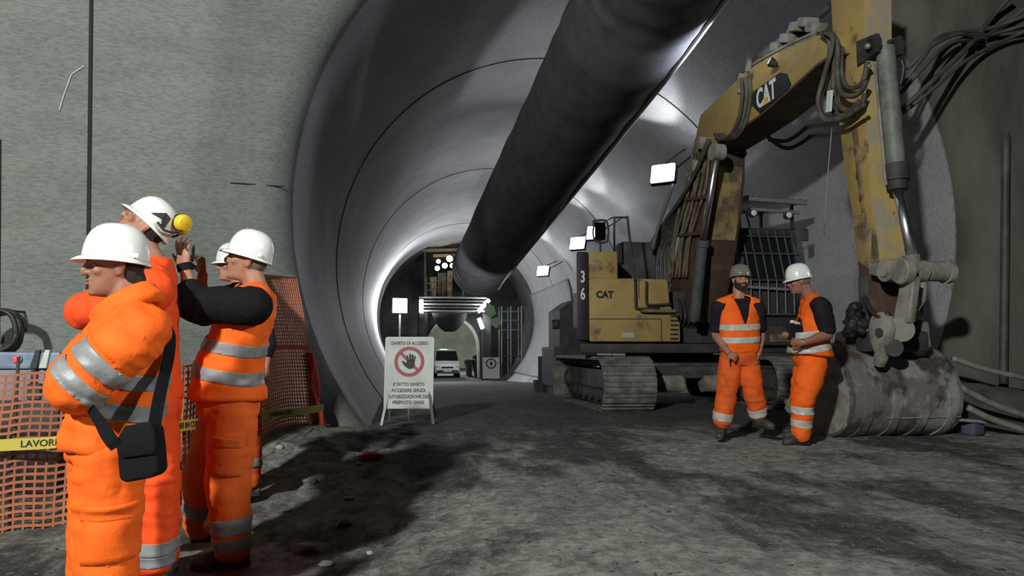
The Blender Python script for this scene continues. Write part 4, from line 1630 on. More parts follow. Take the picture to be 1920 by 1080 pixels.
# steps: the ladder of slots at the right front edge
for k in range(7):
    p = P(1265, 584 + k * 8.5, HF)
    obj('step_slot', boxb(p.x - 0.07, p.x + 0.06, HF - 0.006, HF + 0.05, p.z - 0.018, p.z + 0.012), BLACKP, house)
p = P(1236, 572, HF)
obj('step_plate', boxb(P(1200, 570, HF).x, P(1262, 570, HF).x, HF - 0.14, HF + 0.02, P(0, 577, HF).z, P(0, 571, HF).z, 0.005), YELD, house)
# handrail
for pts in ([(1176, 405), (1180, 440), (1190, 520), (1192, 568), (1196, 578), (1236, 578)],
            [(1212, 528), (1212, 566), (1220, 572), (1258, 570)]):
    tubeo('handrail', [P(x_, y_, HF - 0.07) for x_, y_ in pts], 0.020, DARKM, EX, n=6)
tubeo('handrail', [P(x_, y_, HF + 0.6) for x_, y_ in ((1152, 470), (1152, 414), (1156, 408), (1178, 408))], 0.017, DARKM, EX, n=5)
# mirror on the right
p0, p1 = P(1113, 414, HF + 0.15), P(1138, 452, HF + 0.15)
bm = bmesh.new()
fr = [V((p0.x, p0.y, p0.z)), V((p1.x, p0.y, p0.z - 0.01)), V((p1.x, p0.y, p1.z)), V((p0.x + 0.01, p0.y, p1.z + 0.02))]
tube(bm, catmull(fr + [fr[0]], 6), 0.018, 8)
tube(bm, [V(((p0.x + p1.x) / 2, p0.y, p1.z)), V(((p0.x + p1.x) / 2, p0.y, z3 - 0.02))], 0.016, 8)
mir = obj('mirror_frame', bm, DARKM, EX, True)
obj('mirror_glass', boxb(p0.x + 0.02, p1.x - 0.02, p0.y + 0.01, p0.y + 0.02, p1.z + 0.02, p0.z - 0.02), mat('mirror_glass', (0.6, 0.6, 0.62), 0.08, metal=1.0), mir)

# ---- cab
CFY = 11.45
cx0, cx1 = P(1392, 480, CFY).x, P(1506, 480, CFY).x
czb = P(0, 606, CFY).z
czt = P(0, 384, CFY).z
cab = None
bm = bmesh.new()
prism(bm, [V((cx0, CFY + 0.05, czb)), V((cx0, CFY + 0.03, czb + 0.7)), V((cx0, CFY + 0.32, czt)), V((cx0, CFY + 1.75, czt)), V((cx0, CFY + 1.75, czb))], V((cx1 - cx0, 0, 0)))
bevel_all(bm, 0.05)
cab = obj('cab', bm, DARKM, EX, angle=35)
bm = bmesh.new()
prism(bm, [V((cx0 + 0.08, CFY + 0.03, czb + 0.75)), V((cx1 - 0.08, CFY + 0.03, czb + 0.75)), V((cx1 - 0.10, CFY + 0.29, czt - 0.12)), V((cx0 + 0.10, CFY + 0.29, czt - 0.12))], V((0, -0.012, -0.004)))
obj('windscreen', bm, GLASSD, cab)
# front guard of vertical bars
GB = mat('guard_steel', (0.11, 0.125, 0.135), 0.5, col2=(0.07, 0.075, 0.08), scale=6, metal=0.3)
for x_ in (0.10, 0.24, 0.38, 0.52, 0.66, 0.80, 0.92):
    xx = cx0 + (cx1 - cx0) * x_
    bm = bmesh.new()
    tube(bm, [V((xx, CFY - 0.05, czb + 0.2)), V((xx, CFY - 0.06, czb + 0.75)), V((xx, CFY + 0.24, czt - 0.05))], 0.014, 6)
    obj('guard_bar', bm, GB, cab)
for f in (0.12, 0.45, 0.72, 0.9):
    z_ = czb + (czt - czb) * f
    yy = CFY - 0.06 + (0.30 * max(0, (z_ - czb - 0.75) / (czt - czb - 0.75)))
    bm = bmesh.new()
    tube(bm, [V((cx0 + 0.03, yy, z_)), V((cx1 - 0.03, yy, z_))], 0.016, 6)
    obj('guard_bar', bm, GB, cab)
for x_ in (cx0 + 0.02, cx1 - 0.02):
    bm = bmesh.new()
    beam(bm, V((x_, CFY - 0.04, czb + 0.1)), V((x_, CFY + 0.26, czt)), 0.05, 0.06)
    obj('guard_post', bm, GB, cab)
# roof guard with slats
gz0, gz1 = P(1389, 372, CFY - 0.1).z, P(1512, 381, CFY - 0.1).z
gx0, gx1 = P(1389, 372, CFY - 0.1).x, P(1512, 381, CFY - 0.1).x
bm = bmesh.new()
beam(bm, V((gx0, CFY - 0.1, gz0)), V((gx1, CFY - 0.1, gz1)), 0.06, 0.06)
rg = obj('roof_guard', bm, STEEL, cab)
bm = bmesh.new()
beam(bm, V((gx0, CFY + 1.4, gz0 + 0.1)), V((gx1, CFY + 1.4, gz1 + 0.1)), 0.06, 0.06)
obj('rear_beam', bm, STEEL, rg)
for k in range(11):
    f = k / 10
    bm = bmesh.new()
    x_ = gx0 + (gx1 - gx0) * f
    z_ = gz0 + (gz1 - gz0) * f
    beam(bm, V((x_, CFY - 0.12, z_ + 0.03)), V((x_ - 0.02, CFY + 1.4, z_ + 0.13)), 0.02, 0.06)
    obj('roof_slat', bm, GB, rg)
for x_ in (gx0 + 0.1, gx1 - 0.1):
    for y_, dz in ((0.2, 0.02), (1.3, 0.10)):
        bm = bmesh.new()
        beam(bm, V((x_, CFY + y_, czt - 0.03)), V((x_, CFY + y_, (gz0 + gz1) / 2 + dz)), 0.05, 0.05)
        obj('guard_mount', bm, DARKM, rg)
for px, py in ((1414, 399), (1480, 403)):
    p = P(px, py, CFY + 0.06)
    bm = bmesh.new()
    cyl(bm, p + V((0, 0.10, 0)), p, 0.062, 16)
    wl = obj('work_lamp', bm, DARKM, cab, angle=40)
    bm = bmesh.new()
    ell(bm, p, V((0.052, 0, 0)), V((0, 0.02, 0)), V((0, 0, 0.052)))
    obj('lamp_lens', bm, HELMW, wl, True)
bm = bmesh.new()
beam(bm, P(1402, 392, CFY + 0.18), P(1498, 399, CFY + 0.18), 0.06, 0.05)
obj('lamp_bar', bm, STEEL, cab)
# mirror bracket at the right of the cab
bm = bmesh.new()
p = P(1508, 436, CFY)
box(bm, p + V((0.06, 0.1, -0.02)), (0.16, 0.05, 0.22), Matrix.Rotation(0.3, 3, 'Z'), 0.03)
tube(bm, [p + V((-0.05, 0.2, 0.08)), p + V((0.06, 0.1, 0.10))], 0.014, 6)
obj('cab_mirror', bm, GREYM, cab)
# apron under the cab, sill with a pale rail
bm = boxb(cx0 - 0.35, cx1 + 0.05, CFY - 0.1, CFY + 0.9, zb - 0.05, czb + 0.02, 0.03)
obj('front_apron', bm, DARKM, EX, angle=35)
bm = bmesh.new()
beam(bm, P(1402, 538, CFY - 0.08), P(1478, 543, CFY - 0.08), 0.035, 0.04)
obj('apron_rail', bm, STEEL, EX)
obj('apron_step', boxb(P(1437, 630, CFY).x, P(1478, 630, CFY).x, CFY - 0.14, CFY, P(0, 640, CFY).z, P(0, 621, CFY).z, 0.01), YELD, EX)
# dark machinery in the throat beside the boom foot
bm = boxb(xr + 0.02, cx0 - 0.03, HF + 0.35, HF + 1.6, zb - 0.02, zb + 0.85, 0.05)
obj('valve_block', bm, DARKM, EX, angle=35)
for k in range(6):
    x_ = xr + 0.10 + k * 0.075
    bm = bmesh.new()
    tube(bm, catmull([V((x_, HF + 0.40, zb + 0.2)), V((x_, HF + 0.22, zb + 0.38)), V((x_ + 0.02, HF + 0.3, zb + 0.62)), V((x_ + 0.02, HF + 0.5, zb + 0.9))], 5), 0.022, 8)
    obj('hydraulic_hose', bm, RUBBER, EX, True)

# ---- lower boom
lb = armplate([(1318, 255), (1302, 300), (1284, 390), (1262, 500), (1248, 600), (1296, 606), (1318, 500), (1332, 400), (1338, 330), (1338, 285), (1332, 268)], -0.27, 0.54, BROWN, 'lower_boom', EX, 0.03)
# yellow front plate of the lower boom
bm = bmesh.new()
loft(bm, [[arm(x_, y_, -0.27) + ARM_S * 0.08, arm(x_, y_, -0.27) + ARM_S * 0.08 + ARM_U * 0.03, arm(x_, y_, -0.27) + ARM_S * 0.47 + ARM_U * 0.03, arm(x_, y_, -0.27) + ARM_S * 0.47] for x_, y_ in ((1338, 312), (1335.5, 360), (1332, 400), (1325, 450))])
obj('boom_front_plate', bm, YELD, lb)
# lift cylinders
for off, sh in ((-0.46, 0), (0.42, 0)):
    a_, b_, c_ = arm(1302, 600, off), arm(1318, 450, off), arm(1345, 285, off)
    bm = bmesh.new()
    cyl(bm, a_, b_, 0.085, 18)
    cyl(bm, b_ - (b_ - a_).normalized() * 0.10, b_, 0.105, 18)
    lc = obj('lift_cylinder', bm, GREYM, EX, angle=40)
    bm = bmesh.new()
    cyl(bm, b_, c_, 0.05, 14)
    obj('piston_rod', bm, CHROME, lc, True)
    bm = bmesh.new()
    cyl(bm, c_ - ARM_S * 0.09, c_ + ARM_S * 0.09, 0.12, 18)
    obj('rod_eye', bm, DUSTY, lc, angle=40)
# tilt cylinder between the booms and its bright rod
for off in (-0.05,):
    a_, b_ = arm(1356, 300, off - 0.30), arm(1368, 460, off - 0.32)
# adjusting cylinder at the right side of the lower boom
a_, b_, c_ = arm(1392, 288, 0.33), arm(1376, 380, 0.33), arm(1362, 440, 0.33)
bm = bmesh.new()
cyl(bm, a_, b_, 0.042, 14)
ac = obj('adjust_cylinder', bm, DUSTY, EX, angle=40)
bm = bmesh.new()
cyl(bm, b_, c_, 0.07, 16)
ball(bm, a_, 0.07)
obj('cylinder_barrel', bm, GREYM, ac, angle=40)
bm = bmesh.new()
cyl(bm, c_, c_ + (c_ - b_).normalized() * 0.14, 0.095, 16)
obj('cylinder_collar', bm, STEEL, ac, angle=40)

# ---- upper boom
ub = armplate([(1312, 215), (1378, 152), (1402, 132), (1440, 106), (1480, 88), (1530, 66), (1562, 56), (1582, 80), (1578, 100), (1556, 104), (1530, 122), (1483, 165), (1421, 218), (1372, 252), (1345, 270), (1312, 288), (1302, 262)], -0.27, 0.54, YEL, 'upper_boom', EX, 0.03)
# underside plate (brown, in two tones)
bm = bmesh.new()
loft(bm, [[arm(x_, y_, -0.275) + V((0, 0, 0.01)), arm(x_, y_, -0.275) - V((0, 0, 0.025)), arm(x_, y_, -0.275) + ARM_S * 0.55 - V((0, 0, 0.025)), arm(x_, y_, -0.275) + ARM_S * 0.55 + V((0, 0, 0.01))] for x_, y_ in ((1318, 287), (1345, 270), (1372, 252), (1421, 218), (1483, 165), (1530, 122), (1556, 104))])
obj('boom_belly', bm, BROWN, ub)
# black maker plate with white letters and the yellow wedge
pl = armplate([(1412, 172), (1462, 136), (1474, 138), (1482, 158), (1476, 168), (1424, 212), (1408, 196)], -0.285, 0.016, BLACKP, 'maker_plate', ub, 0.0)
lo_ = arm(1436, 178, -0.292)
u_dir = (arm(1462, 158, -0.292) - arm(1418, 188, -0.292)).normalized()
n_dir = -ARM_S
v_dir = n_dir.cross(u_dir).normalized()
if v_dir.z < 0:
    v_dir = -v_dir
u3 = v_dir.cross(n_dir)
hgt = (arm(1432, 154, -0.292) - arm(1428, 204, -0.292)).length
wid = (arm(1454, 160, -0.292) - arm(1418, 186, -0.292)).length
tb = text_bm('CAT', hgt * 1.05, 0.003, 0.010, 1.0)
xs_ = [v.co.x for v in tb.verts]
f = wid / (max(xs_) - min(xs_))
for v in tb.verts:
    v.co.x *= f
obj('maker_lettering', place(tb, lo_, u_dir, v_dir), WHITEL, pl, recalc=False)
bm = bmesh.new()
prism(bm, [V((-0.17 * wid, -0.37 * hgt, 0.004)), V((0.17 * wid, -0.37 * hgt, 0.004)), V((0.0, -0.02 * hgt, 0.004))], V((0, 0, 0.004)))
obj('yellow_wedge', place(bm, lo_, u_dir, v_dir), YELL, pl)
# stick cylinder on top of the boom
a_, b_, c_ = arm(1420, 118, 0), arm(1500, 60, 0), arm(1565, 0, 0)
bm = bmesh.new()
cyl(bm, a_, b_, 0.105, 18)
cyl(bm, b_ - (b_ - a_).normalized() * 0.15, b_, 0.125, 18)
sc_ = obj('stick_cylinder', bm, DUSTY, EX, angle=40)
bm = bmesh.new()
cyl(bm, b_, arm(1556, 12, 0), 0.05, 14)
obj('piston_rod', bm, DARKM, sc_, True)
for d_ in (-0.16, 0.10):
    bm = bmesh.new()
    prism(bm, [arm(1402, 140, d_), arm(1398, 116, d_), arm(1420, 104, d_), arm(1446, 112, d_)], ARM_S * 0.06)
    obj('cylinder_lug', bm, YELD, ub)
bm = bmesh.new()
for w_ in ((1462, 88), (1480, 72), (1498, 50), (1515, 42), (1530, 52)):
    c = arm(*w_, -0.1)
    box(bm, c, (0.20, 0.22, 0.12), Matrix.Rotation(0.4, 3, 'X'), 0.03)
obj('pipe_manifold', bm, DUSTY, ub)
# pipes along the boom edge
for dy in (0, 7):
    tubeo('hydraulic_pipe', [arm(x_, y_ + dy, -0.20 - 0.03 * dy / 7) for x_, y_ in ((1382, 142), (1420, 116), (1470, 88), (1530, 60))], 0.022, DUSTY, ub)
for (x_, y_) in ((1386, 150), (1402, 110)):
    bm = bmesh.new()
    beam(bm, arm(x_, y_ + 24, -0.29), arm(x_ + 4, y_ - 12, -0.29), 0.05, 0.06)
    obj('pipe_clamp', bm, DUSTY, ub)

# added lamp on the boom's left edge, there to brighten the duct
bl = arm(1444, 116, -0.42)
bd = (V((3.5, 9.6, 5.6)) - bl).normalized()
bm = bmesh.new()
tube(bm, [bl - bd * 0.10, bl - bd * 0.03, bl], [0.03, 0.06, 0.065], 14)
tube(bm, [bl - bd * 0.06, arm(1444, 122, -0.27)], 0.015, 6)
wl = obj('added_boom_lamp', bm, DARKM, ub, angle=40)
bm = bmesh.new()
a_, b_ = frame_from(bd)
ell(bm, bl, a_ * 0.055, b_ * 0.055, bd * 0.012)
obj('added_lamp_lens', bm, LAMPG, wl, True)
ADDED_LAMP = (bl + bd * 0.03, V((3.5, 9.6, 5.6)))

# ---- stick
sk = armplate([(1560, -70), (1556, 0), (1560, 60), (1566, 150), (1572, 232), (1584, 330), (1598, 410), (1604, 470), (1612, 500), (1628, 512), (1644, 508), (1650, 496), (1644, 440), (1638, 400), (1626, 250), (1622, 120), (1622, 0), (1625, -70)], -0.15, 0.30, YEL, 'stick', EX, 0.025)
# front plate of the stick, dusty and worn
YELP = mat('worn_cover_plate', (0.50, 0.36, 0.12), 0.7, col2=(0.36, 0.31, 0.24), scale=2.5, mix=(0.38, 0.55), col3=(0.10, 0.07, 0.05), scale3=3.0, mix3=(0.60, 0.70), bump=0.3, bscale=16)
bm = bmesh.new()
edge = [(1625, -70), (1622, 0), (1622, 120), (1626, 250), (1638, 400), (1644, 440), (1650, 496)]
loft(bm, [[arm(x_, y_, -0.16), arm(x_, y_, -0.16) + ARM_U * 0.025, arm(x_, y_, -0.16) + ARM_U * 0.025 + ARM_S * 0.32, arm(x_, y_, -0.16) + ARM_S * 0.32] for x_, y_ in edge])
obj('stick_cover_plate', bm, YELP, sk)
armplate([(1600, 405), (1608, 490), (1630, 506), (1632, 440), (1622, 400)], -0.165, 0.03, YELD, 'reinforcing_plate', sk, 0.008)
armplate([(1596, 240), (1614, 400), (1622, 398), (1606, 238)], -0.16, 0.02, YELD, 'side_rib', sk, 0.004)
for (x_, y_) in ((1604, 285), (1608, 330), (1614, 372)):
    bm = bmesh.new()
    c = arm(x_, y_, -0.155)
    ell(bm, c, ARM_U * 0.03, ARM_S * 0.012, V((0, 0, 0.05)))
    obj('grime_patch', bm, BROWN, sk, True)
# boom/stick joint pin and lugs
bm = bmesh.new()
c0, c1 = arm(1572, 96, -0.31), arm(1572, 96, 0.31)
cyl(bm, c0, c1, 0.07, 20)
obj('pivot_pin', bm, DARKM, EX, angle=40)
# bucket cylinder
a_, b_, c_ = arm(1660, 90, -0.02), arm(1683, 346, -0.02), arm(1710, 484, -0.02)
d_ = (b_ - a_).normalized()
bm = bmesh.new()
cyl(bm, a_, b_, 0.098, 24)
CYLM = mat('cylinder_grey', (0.19, 0.21, 0.19), 0.55, col2=(0.10, 0.105, 0.095), scale=4, mix=(0.4, 0.7), bump=0.15, bscale=20)
bc = obj('bucket_cylinder', bm, CYLM, EX, angle=40)
bm = bmesh.new()
cyl(bm, b_ - d_ * 0.22, b_ - d_ * 0.04, 0.125, 24)
cyl(bm, b_ - d_ * 0.04, b_ + d_ * 0.06, 0.10, 24)
obj('gland_collar', bm, DARKM, bc, angle=40)
bm = bmesh.new()
cyl(bm, b_ + d_ * 0.03, c_, 0.056, 18)
obj('piston_rod', bm, CHROME, bc, True)
for s in (-0.17, 0.12):
    bm = bmesh.new()
    cyl(bm, a_ + ARM_S * s + V((0, 0, 0.02)), a_ + ARM_S * (s + 0.05) + V((0, 0, 0.02)), 0.10, 16)
    prism(bm, [a_ + ARM_S * s + ARM_U * -0.25 + V((0, 0, -0.12)), a_ + ARM_S * s + ARM_U * 0.07 + V((0, 0, -0.08)), a_ + ARM_S * s + ARM_U * 0.07 + V((0, 0, 0.12)), a_ + ARM_S * s + ARM_U * -0.25 + V((0, 0, 0.16))], ARM_S * 0.05)
    obj('cylinder_lug', bm, DARKM, bc, angle=40)
bm = bmesh.new()
for s in (-0.22, 0.22):
    ball(bm, a_ + ARM_S * s, 0.035)
    ball(bm, a_ + ARM_S * s + V((0, 0, -0.22)), 0.03)
obj('grease_cap', bm, STEEL, bc, True)
tubeo('feed_pipe', [arm(1641, 120, -0.14), arm(1646, 180, -0.14), arm(1660, 330, -0.14), arm(1662, 345, -0.12)], 0.015, DUSTY, bc, 8)
tubeo('feed_pipe', [arm(1690, 112, 0.10), arm(1694, 130, 0.12), arm(1688, 160, 0.11)], 0.02, RUBBER, bc, 8)

# ---- hoses between boom and stick
HOS = [([(1546, 60), (1562, 76), (1546, 140), (1534, 190), (1546, 224), (1580, 222), (1606, 206), (1622, 196)], -0.40, 0.028),
       ([(1552, 56), (1570, 80), (1570, 130), (1576, 172), (1600, 180), (1618, 166), (1624, 150)], -0.33, 0.030),
       ([(1540, 62), (1556, 80), (1552, 130), (1540, 180), (1540, 212), (1556, 226), (1590, 212), (1612, 190)], -0.34, 0.030),
       ([(1548, 58), (1566, 90), (1562, 150), (1568, 190), (1590, 208), (1614, 196), (1622, 176)], -0.30, 0.028),
       ([(1556, 62), (1576, 100), (1578, 140), (1590, 164), (1612, 160), (1622, 140), (1626, 116)], -0.26, 0.028),
       ([(1550, 60), (1560, 120), (1553, 190), (1570, 214), (1600, 216), (1618, 196)], -0.24, 0.026)]
for pts, off, r_ in HOS:
    tubeo('hydraulic_hose', [arm(x_, y_, off) for x_, y_ in pts], r_, HOSED, EX, 10, 6)
# hoses at the boom elbow
for k, (o_, dx) in enumerate(((-0.36, 0), (-0.33, 8), (-0.30, 15))):
    tubeo('hydraulic_hose', [arm(x_ + dx, y_, o_) for x_, y_ in ((1390, 146), (1392, 180), (1386, 220), (1372, 250), (1352, 262), (1340, 252))], 0.026, HOSED, EX, 10, 6)
# big hoses running down to the house on the left of the lower boom
for k in range(7):
    dx = k * 7
    tubeo('hydraulic_hose', [arm(x_, y_, -0.40 + 0.05 * k) for x_, y_ in ((1330 - dx * 0.3, 262), (1300 - dx * 0.2 + 10, 310), (1278 + dx * 0.2, 370), (1244 + dx * 0.8, 420), (1216 + dx * 1.0, 470), (1212 + dx * 1.1, 540))], 0.032, HOSED, EX, 8, 5)
MUDH = mat('muddy_hose', (0.115, 0.088, 0.055), 0.8, col2=(0.19, 0.15, 0.095), scale=6, mix=(0.4, 0.62), col3=(0.05, 0.04, 0.032), scale3=4, mix3=(0.55, 0.68), bump=0.4, bscale=20)
for k in range(6):
    dx = k * 6.5
    w_ = [(1306 + dx * 0.75, 262 + (k % 2) * 6), (1296 + dx, 300), (1284 + dx * 1.1 + (k % 3) * 2, 350), (1272 + dx * 1.1, 400), (1262 + dx * 1.05 - (k % 2) * 4, 455), (1254 + dx, 520)]
    tubeo('hydraulic_hose', [arm(x_, y_, -0.30 - 0.025 * (k % 2)) for x_, y_ in w_], 0.027, MUDH, EX, 8, 5)
for (x_, y_) in ((1290, 372), (1276, 440)):
    bm = bmesh.new()
    beam(bm, arm(x_ - 4, y_ + 2, -0.345), arm(x_ + 44, y_ - 4, -0.345), 0.03, 0.05)
    obj('hose_clamp', bm, BROWN, EX)
tubeo('hydraulic_hose', [arm(x_, y_, -0.5) for x_, y_ in ((1262, 345), (1250, 380), (1236, 420), (1222, 470))], 0.03, STEEL, EX, 8, 5)
# clamp plates and mud on the lower boom side
for (x_, y_) in ((1322, 268), (1310, 312)):
    bm = bmesh.new()
    box(bm, arm(x_, y_, -0.32), (0.22, 0.16, 0.2), Matrix.Rotation(0.4, 3, 'X'), 0.04)
    obj('hose_clamp', bm, DUSTY, EX)
tubeo('marker_cord', [arm(1560, 238, -0.32), arm(1552, 330, -0.32), arm(1545, 440, -0.30)], 0.006, STEEL, EX, 6, 4)
p_ = arm(1555, 190, -0.42)
bm = bmesh.new()
box(bm, p_, (0.02, 0.10, 0.24), Matrix.Rotation(0.2, 3, 'X'), 0.005)
obj('reflector_tag', bm, HELMW, EX)

# ---- linkage and bucket
pin1 = arm(1628, 512, 0)
pin2 = arm(1722, 508, 0)
# idler links: pair of arms from the stick to the rod eye
for off in (-0.30, 0.24):
    bm = bmesh.new()
    a_, b_ = arm(1628, 505, off), arm(1688, 508, off)
    prism(bm, [a_ + V((0, 0, 0.08)), b_ + V((0, 0, 0.10)), b_ + V((0, 0, -0.12)), a_ + V((0, 0, -0.06))], ARM_S * 0.07)
    cyl(bm, b_ - ARM_S * 0.02, b_ + ARM_S * 0.09, 0.135, 18)
    bevel_all(bm, 0.012, 1)
    obj('idler_link', bm, DUSTY, EX, angle=40)
# long crosswise pin with collars
bm = bmesh.new()
c = arm(1712, 508, 0.0)
for s0_, s1_, rr in ((-0.36, 0.44, 0.07), (-0.16, -0.04, 0.125), (0.0, 0.12, 0.115), (0.16, 0.36, 0.105), (0.38, 0.44, 0.125), (-0.34, -0.24, 0.12)):
    cyl(bm, c + ARM_S * s0_, c + ARM_S * s1_, rr, 20)
obj('link_pin', bm, DUSTY, EX, angle=40)
bm = bmesh.new()
cyl(bm, arm(1708, 478, -0.02), c - V((0, 0, 0.02)), 0.085, 18)
obj('rod_head', bm, DUSTY, bc, angle=40)
# tapering power link down to the hitch
for off, x0_, x1_ in ((-0.22, 1688, 1680), (0.16, 1706, 1708)):
    bm = bmesh.new()
    a_, b_ = arm(1700, 520, off), arm(1688, 606, off)
    prism(bm, [a_ + ARM_U * -0.09, a_ + ARM_U * 0.10, b_ + ARM_U * 0.11, b_ + ARM_U * -0.12], ARM_S * 0.09)
    bevel_all(bm, 0.012, 1)
    obj('power_link', bm, DUSTY, EX, angle=40)
bm = bmesh.new()
a_, b_ = arm(1722, 530, 0.12), arm(1714, 596, 0.16)
tube(bm, [a_, a_ + V((0, 0, -0.16)), b_ + V((0, 0, 0.1)), b_], [0.09, 0.075, 0.06, 0.07], 12)
obj('link_brace', bm, DUSTY, EX, True)
# lower end of the stick, going down behind the links
armplate([(1606, 470), (1612, 560), (1622, 610), (1640, 640), (1664, 634), (1664, 600), (1650, 560), (1644, 500)], -0.15, 0.30, BROWN, 'stick_nose', EX, 0.02)
bm = bmesh.new()
for (x_, y_, rr) in ((1606, 576, 0.05), (1602, 592, 0.06), (1600, 612, 0.075), (1618, 606, 0.05)):
    c_ = arm(x_, y_, -0.40)
    ell(bm, c_, ARM_U * rr, ARM_S * 0.08, V((0, 0, rr * 1.1)))
    box(bm, c_ + V((0, 0.05, -0.03)), (0.09, 0.14, 0.16), Matrix.Rotation(rr * 9, 3, 'Y'))
bme = bpy.data.meshes.new('lump')
bm.to_mesh(bme)
bm.free()
bm = bmesh.new()
bm.from_mesh(bme)
me = remesh(bm, 0.014, 3)
for v in me.vertices:
    v.co += v.normal * 0.022 * noise.noise(v.co * 14)
link('grease_lump', me, BLACKP, EX, True)
# quick hitch
qh = armplate([(1634, 588), (1650, 584), (1662, 594), (1668, 612), (1666, 634), (1658, 656), (1652, 676), (1646, 690), (1634, 682), (1638, 660), (1630, 640), (1627, 612)], -0.36, 0.09, DUSTY, 'quick_hitch', EX, 0.02)
armplate([(1704, 596), (1724, 604), (1730, 650), (1716, 668), (1690, 650)], 0.28, 0.12, DUSTY, 'hitch_cheek', qh, 0.02)
bm = bmesh.new()
cyl(bm, arm(1690, 618, -0.24), arm(1690, 618, 0.32), 0.125, 22)
obj('hitch_pin', bm, STEELG, qh, angle=40)
bm = bmesh.new()
cyl(bm, arm(1676, 652, -0.30), arm(1676, 652, 0.34), 0.09, 18)
obj('hitch_pin', bm, DARKM, qh, angle=40)
bm = bmesh.new()
c_ = arm(1690, 640, 0.0)
box(bm, c_ + V((0, 0.16, 0)), (0.66, 0.30, 0.22), None, 0.03)
obj('hitch_body', bm, DARKM, qh, angle=35)
bm = bmesh.new()
c_ = arm(1650, 624, -0.36)
cyl(bm, c_ - ARM_S * 0.02, c_ + ARM_S * 0.04, 0.05, 18)
obj('pin_eye', bm, DARKM, qh, angle=40)
# gland block hanging between links
bm = bmesh.new()
c_ = arm(1668, 560, 0.0)
box(bm, c_ + V((0, 0.22, 0.02)), (0.34, 0.2, 0.5), None, 0.04)
obj('stick_end_block', bm, GREYM, EX, angle=35)
# big loop hose
tubeo('hydraulic_hose', [arm(1622, 560, -0.30), arm(1632, 580, -0.34), arm(1650, 594, -0.34), arm(1668, 588, -0.30)], 0.03, RUBBER, EX, 8, 5)
tubeo('hydraulic_hose', [arm(1726, 534, 0.26), arm(1726, 566, 0.28), arm(1724, 590, 0.26)], 0.03, RUBBER, EX, 8, 5)

# bucket: half drum, its round back to the camera
BYc = 7.55
b0 = P(1583, 740, 7.25)
b1 = P(1806, 740, 7.25)
bw = (b1.x - b0.x)
bcen = V(((b0.x + b1.x) / 2, 7.85, 0))
zg = ground(bcen.x, bcen.y) - 0.02
BS = ARM_S.copy()
BU = ARM_U.copy()           # towards the camera


def prof(t):
    """side profile of the bucket shell, (forward, height) with forward to the camera"""
    pass


PROF = [(-0.18, 1.02), (0.02, 1.00), (0.22, 0.96), (0.40, 0.86), (0.53, 0.70), (0.60, 0.50), (0.585, 0.30), (0.49, 0.13), (0.33, 0.03), (0.12, -0.01), (-0.12, 0.015), (-0.36, 0.09), (-0.55, 0.20)]
pp = [bcen * 1.0 + BU * a + V((0, 0, zg + z)) for a, z in PROF]
pc = catmull(pp, 5)
th = 0.035
cen = bcen + V((0, 0, zg + 0.5)) + BU * 0.0
bm = bmesh.new()
L_ = BS * (-bw / 2)
R_ = BS * (bw / 2)
rings = []
for p in pc:
    d = (cen - p).normalized() * th
    rings.append([p + L_, p + R_, p + R_ + d, p + L_ + d])
loft(bm, rings)
bucket = obj('bucket', bm, STEELG, EX, angle=35)
for s in (-1, 1):
    bm = bmesh.new()
    outline = [p + BS * (s * (bw / 2 - 0.0)) for p in pc]
    lip = [bcen + BU * (-0.62) + V((0, 0, zg + 0.25)) + BS * (s * bw / 2), bcen + BU * (-0.34) + V((0, 0, zg + 0.62)) + BS * (s * bw / 2), bcen + BU * (-0.26) + V((0, 0, zg + 0.95)) + BS * (s * bw / 2)]
    prism(bm, outline + lip, BS * (-s * 0.05))
    obj('side_plate', bm, DUSTY if s < 0 else STEELG, bucket)
bm = bmesh.new()
for k in range(5):
    f = (k + 0.5) / 5
    c_ = bcen + BU * -0.58 + V((0, 0, zg + 0.22)) + BS * (-bw / 2 + bw * f)
    d_ = (BU * -0.9 + V((0, 0, 0.5))).normalized()
    a_, b_ = frame_from(d_)
    tooth = bmesh.new()
    loft(tooth, [[c_ + BS * 0.06 + b_ * 0.05, c_ - BS * 0.06 + b_ * 0.05, c_ - BS * 0.06 - b_ * 0.05, c_ + BS * 0.06 - b_ * 0.05],
                 [c_ + d_ * 0.24 + BS * 0.04 + b_ * 0.01, c_ + d_ * 0.24 - BS * 0.04 + b_ * 0.01, c_ + d_ * 0.24 - BS * 0.04 - b_ * 0.01, c_ + d_ * 0.24 + BS * 0.04 - b_ * 0.01]])
    obj('bucket_tooth', tooth, STEELG, bucket)
bm.free()
# wear strips round the belly
for zi in (20, 26, 32, 38):
    pass
for k in range(4):
    f = 0.12 + 0.25 * k
    seg = pc[24:44]
    bm = bmesh.new()
    c0 = BS * (-bw / 2 + bw * f)
    loft(bm, [[p + c0 + (p - cen).normalized() * -0.004, p + c0 + (p - cen).normalized() * 0.016, p + c0 + BS * 0.10 + (p - cen).normalized() * 0.016, p + c0 + BS * 0.10 + (p - cen).normalized() * -0.004] for p in seg])
    obj('wear_strip', bm, STEELG, bucket)
bm = bmesh.new()
p = pc[32]
nn = (p - cen).normalized()
beam(bm, p + L_ * 0.35 + nn * 0.005, p + R_ * 0.99 + nn * 0.005, 0.012, 0.012)
obj('weld_seam', bm, DUSTY, bucket)
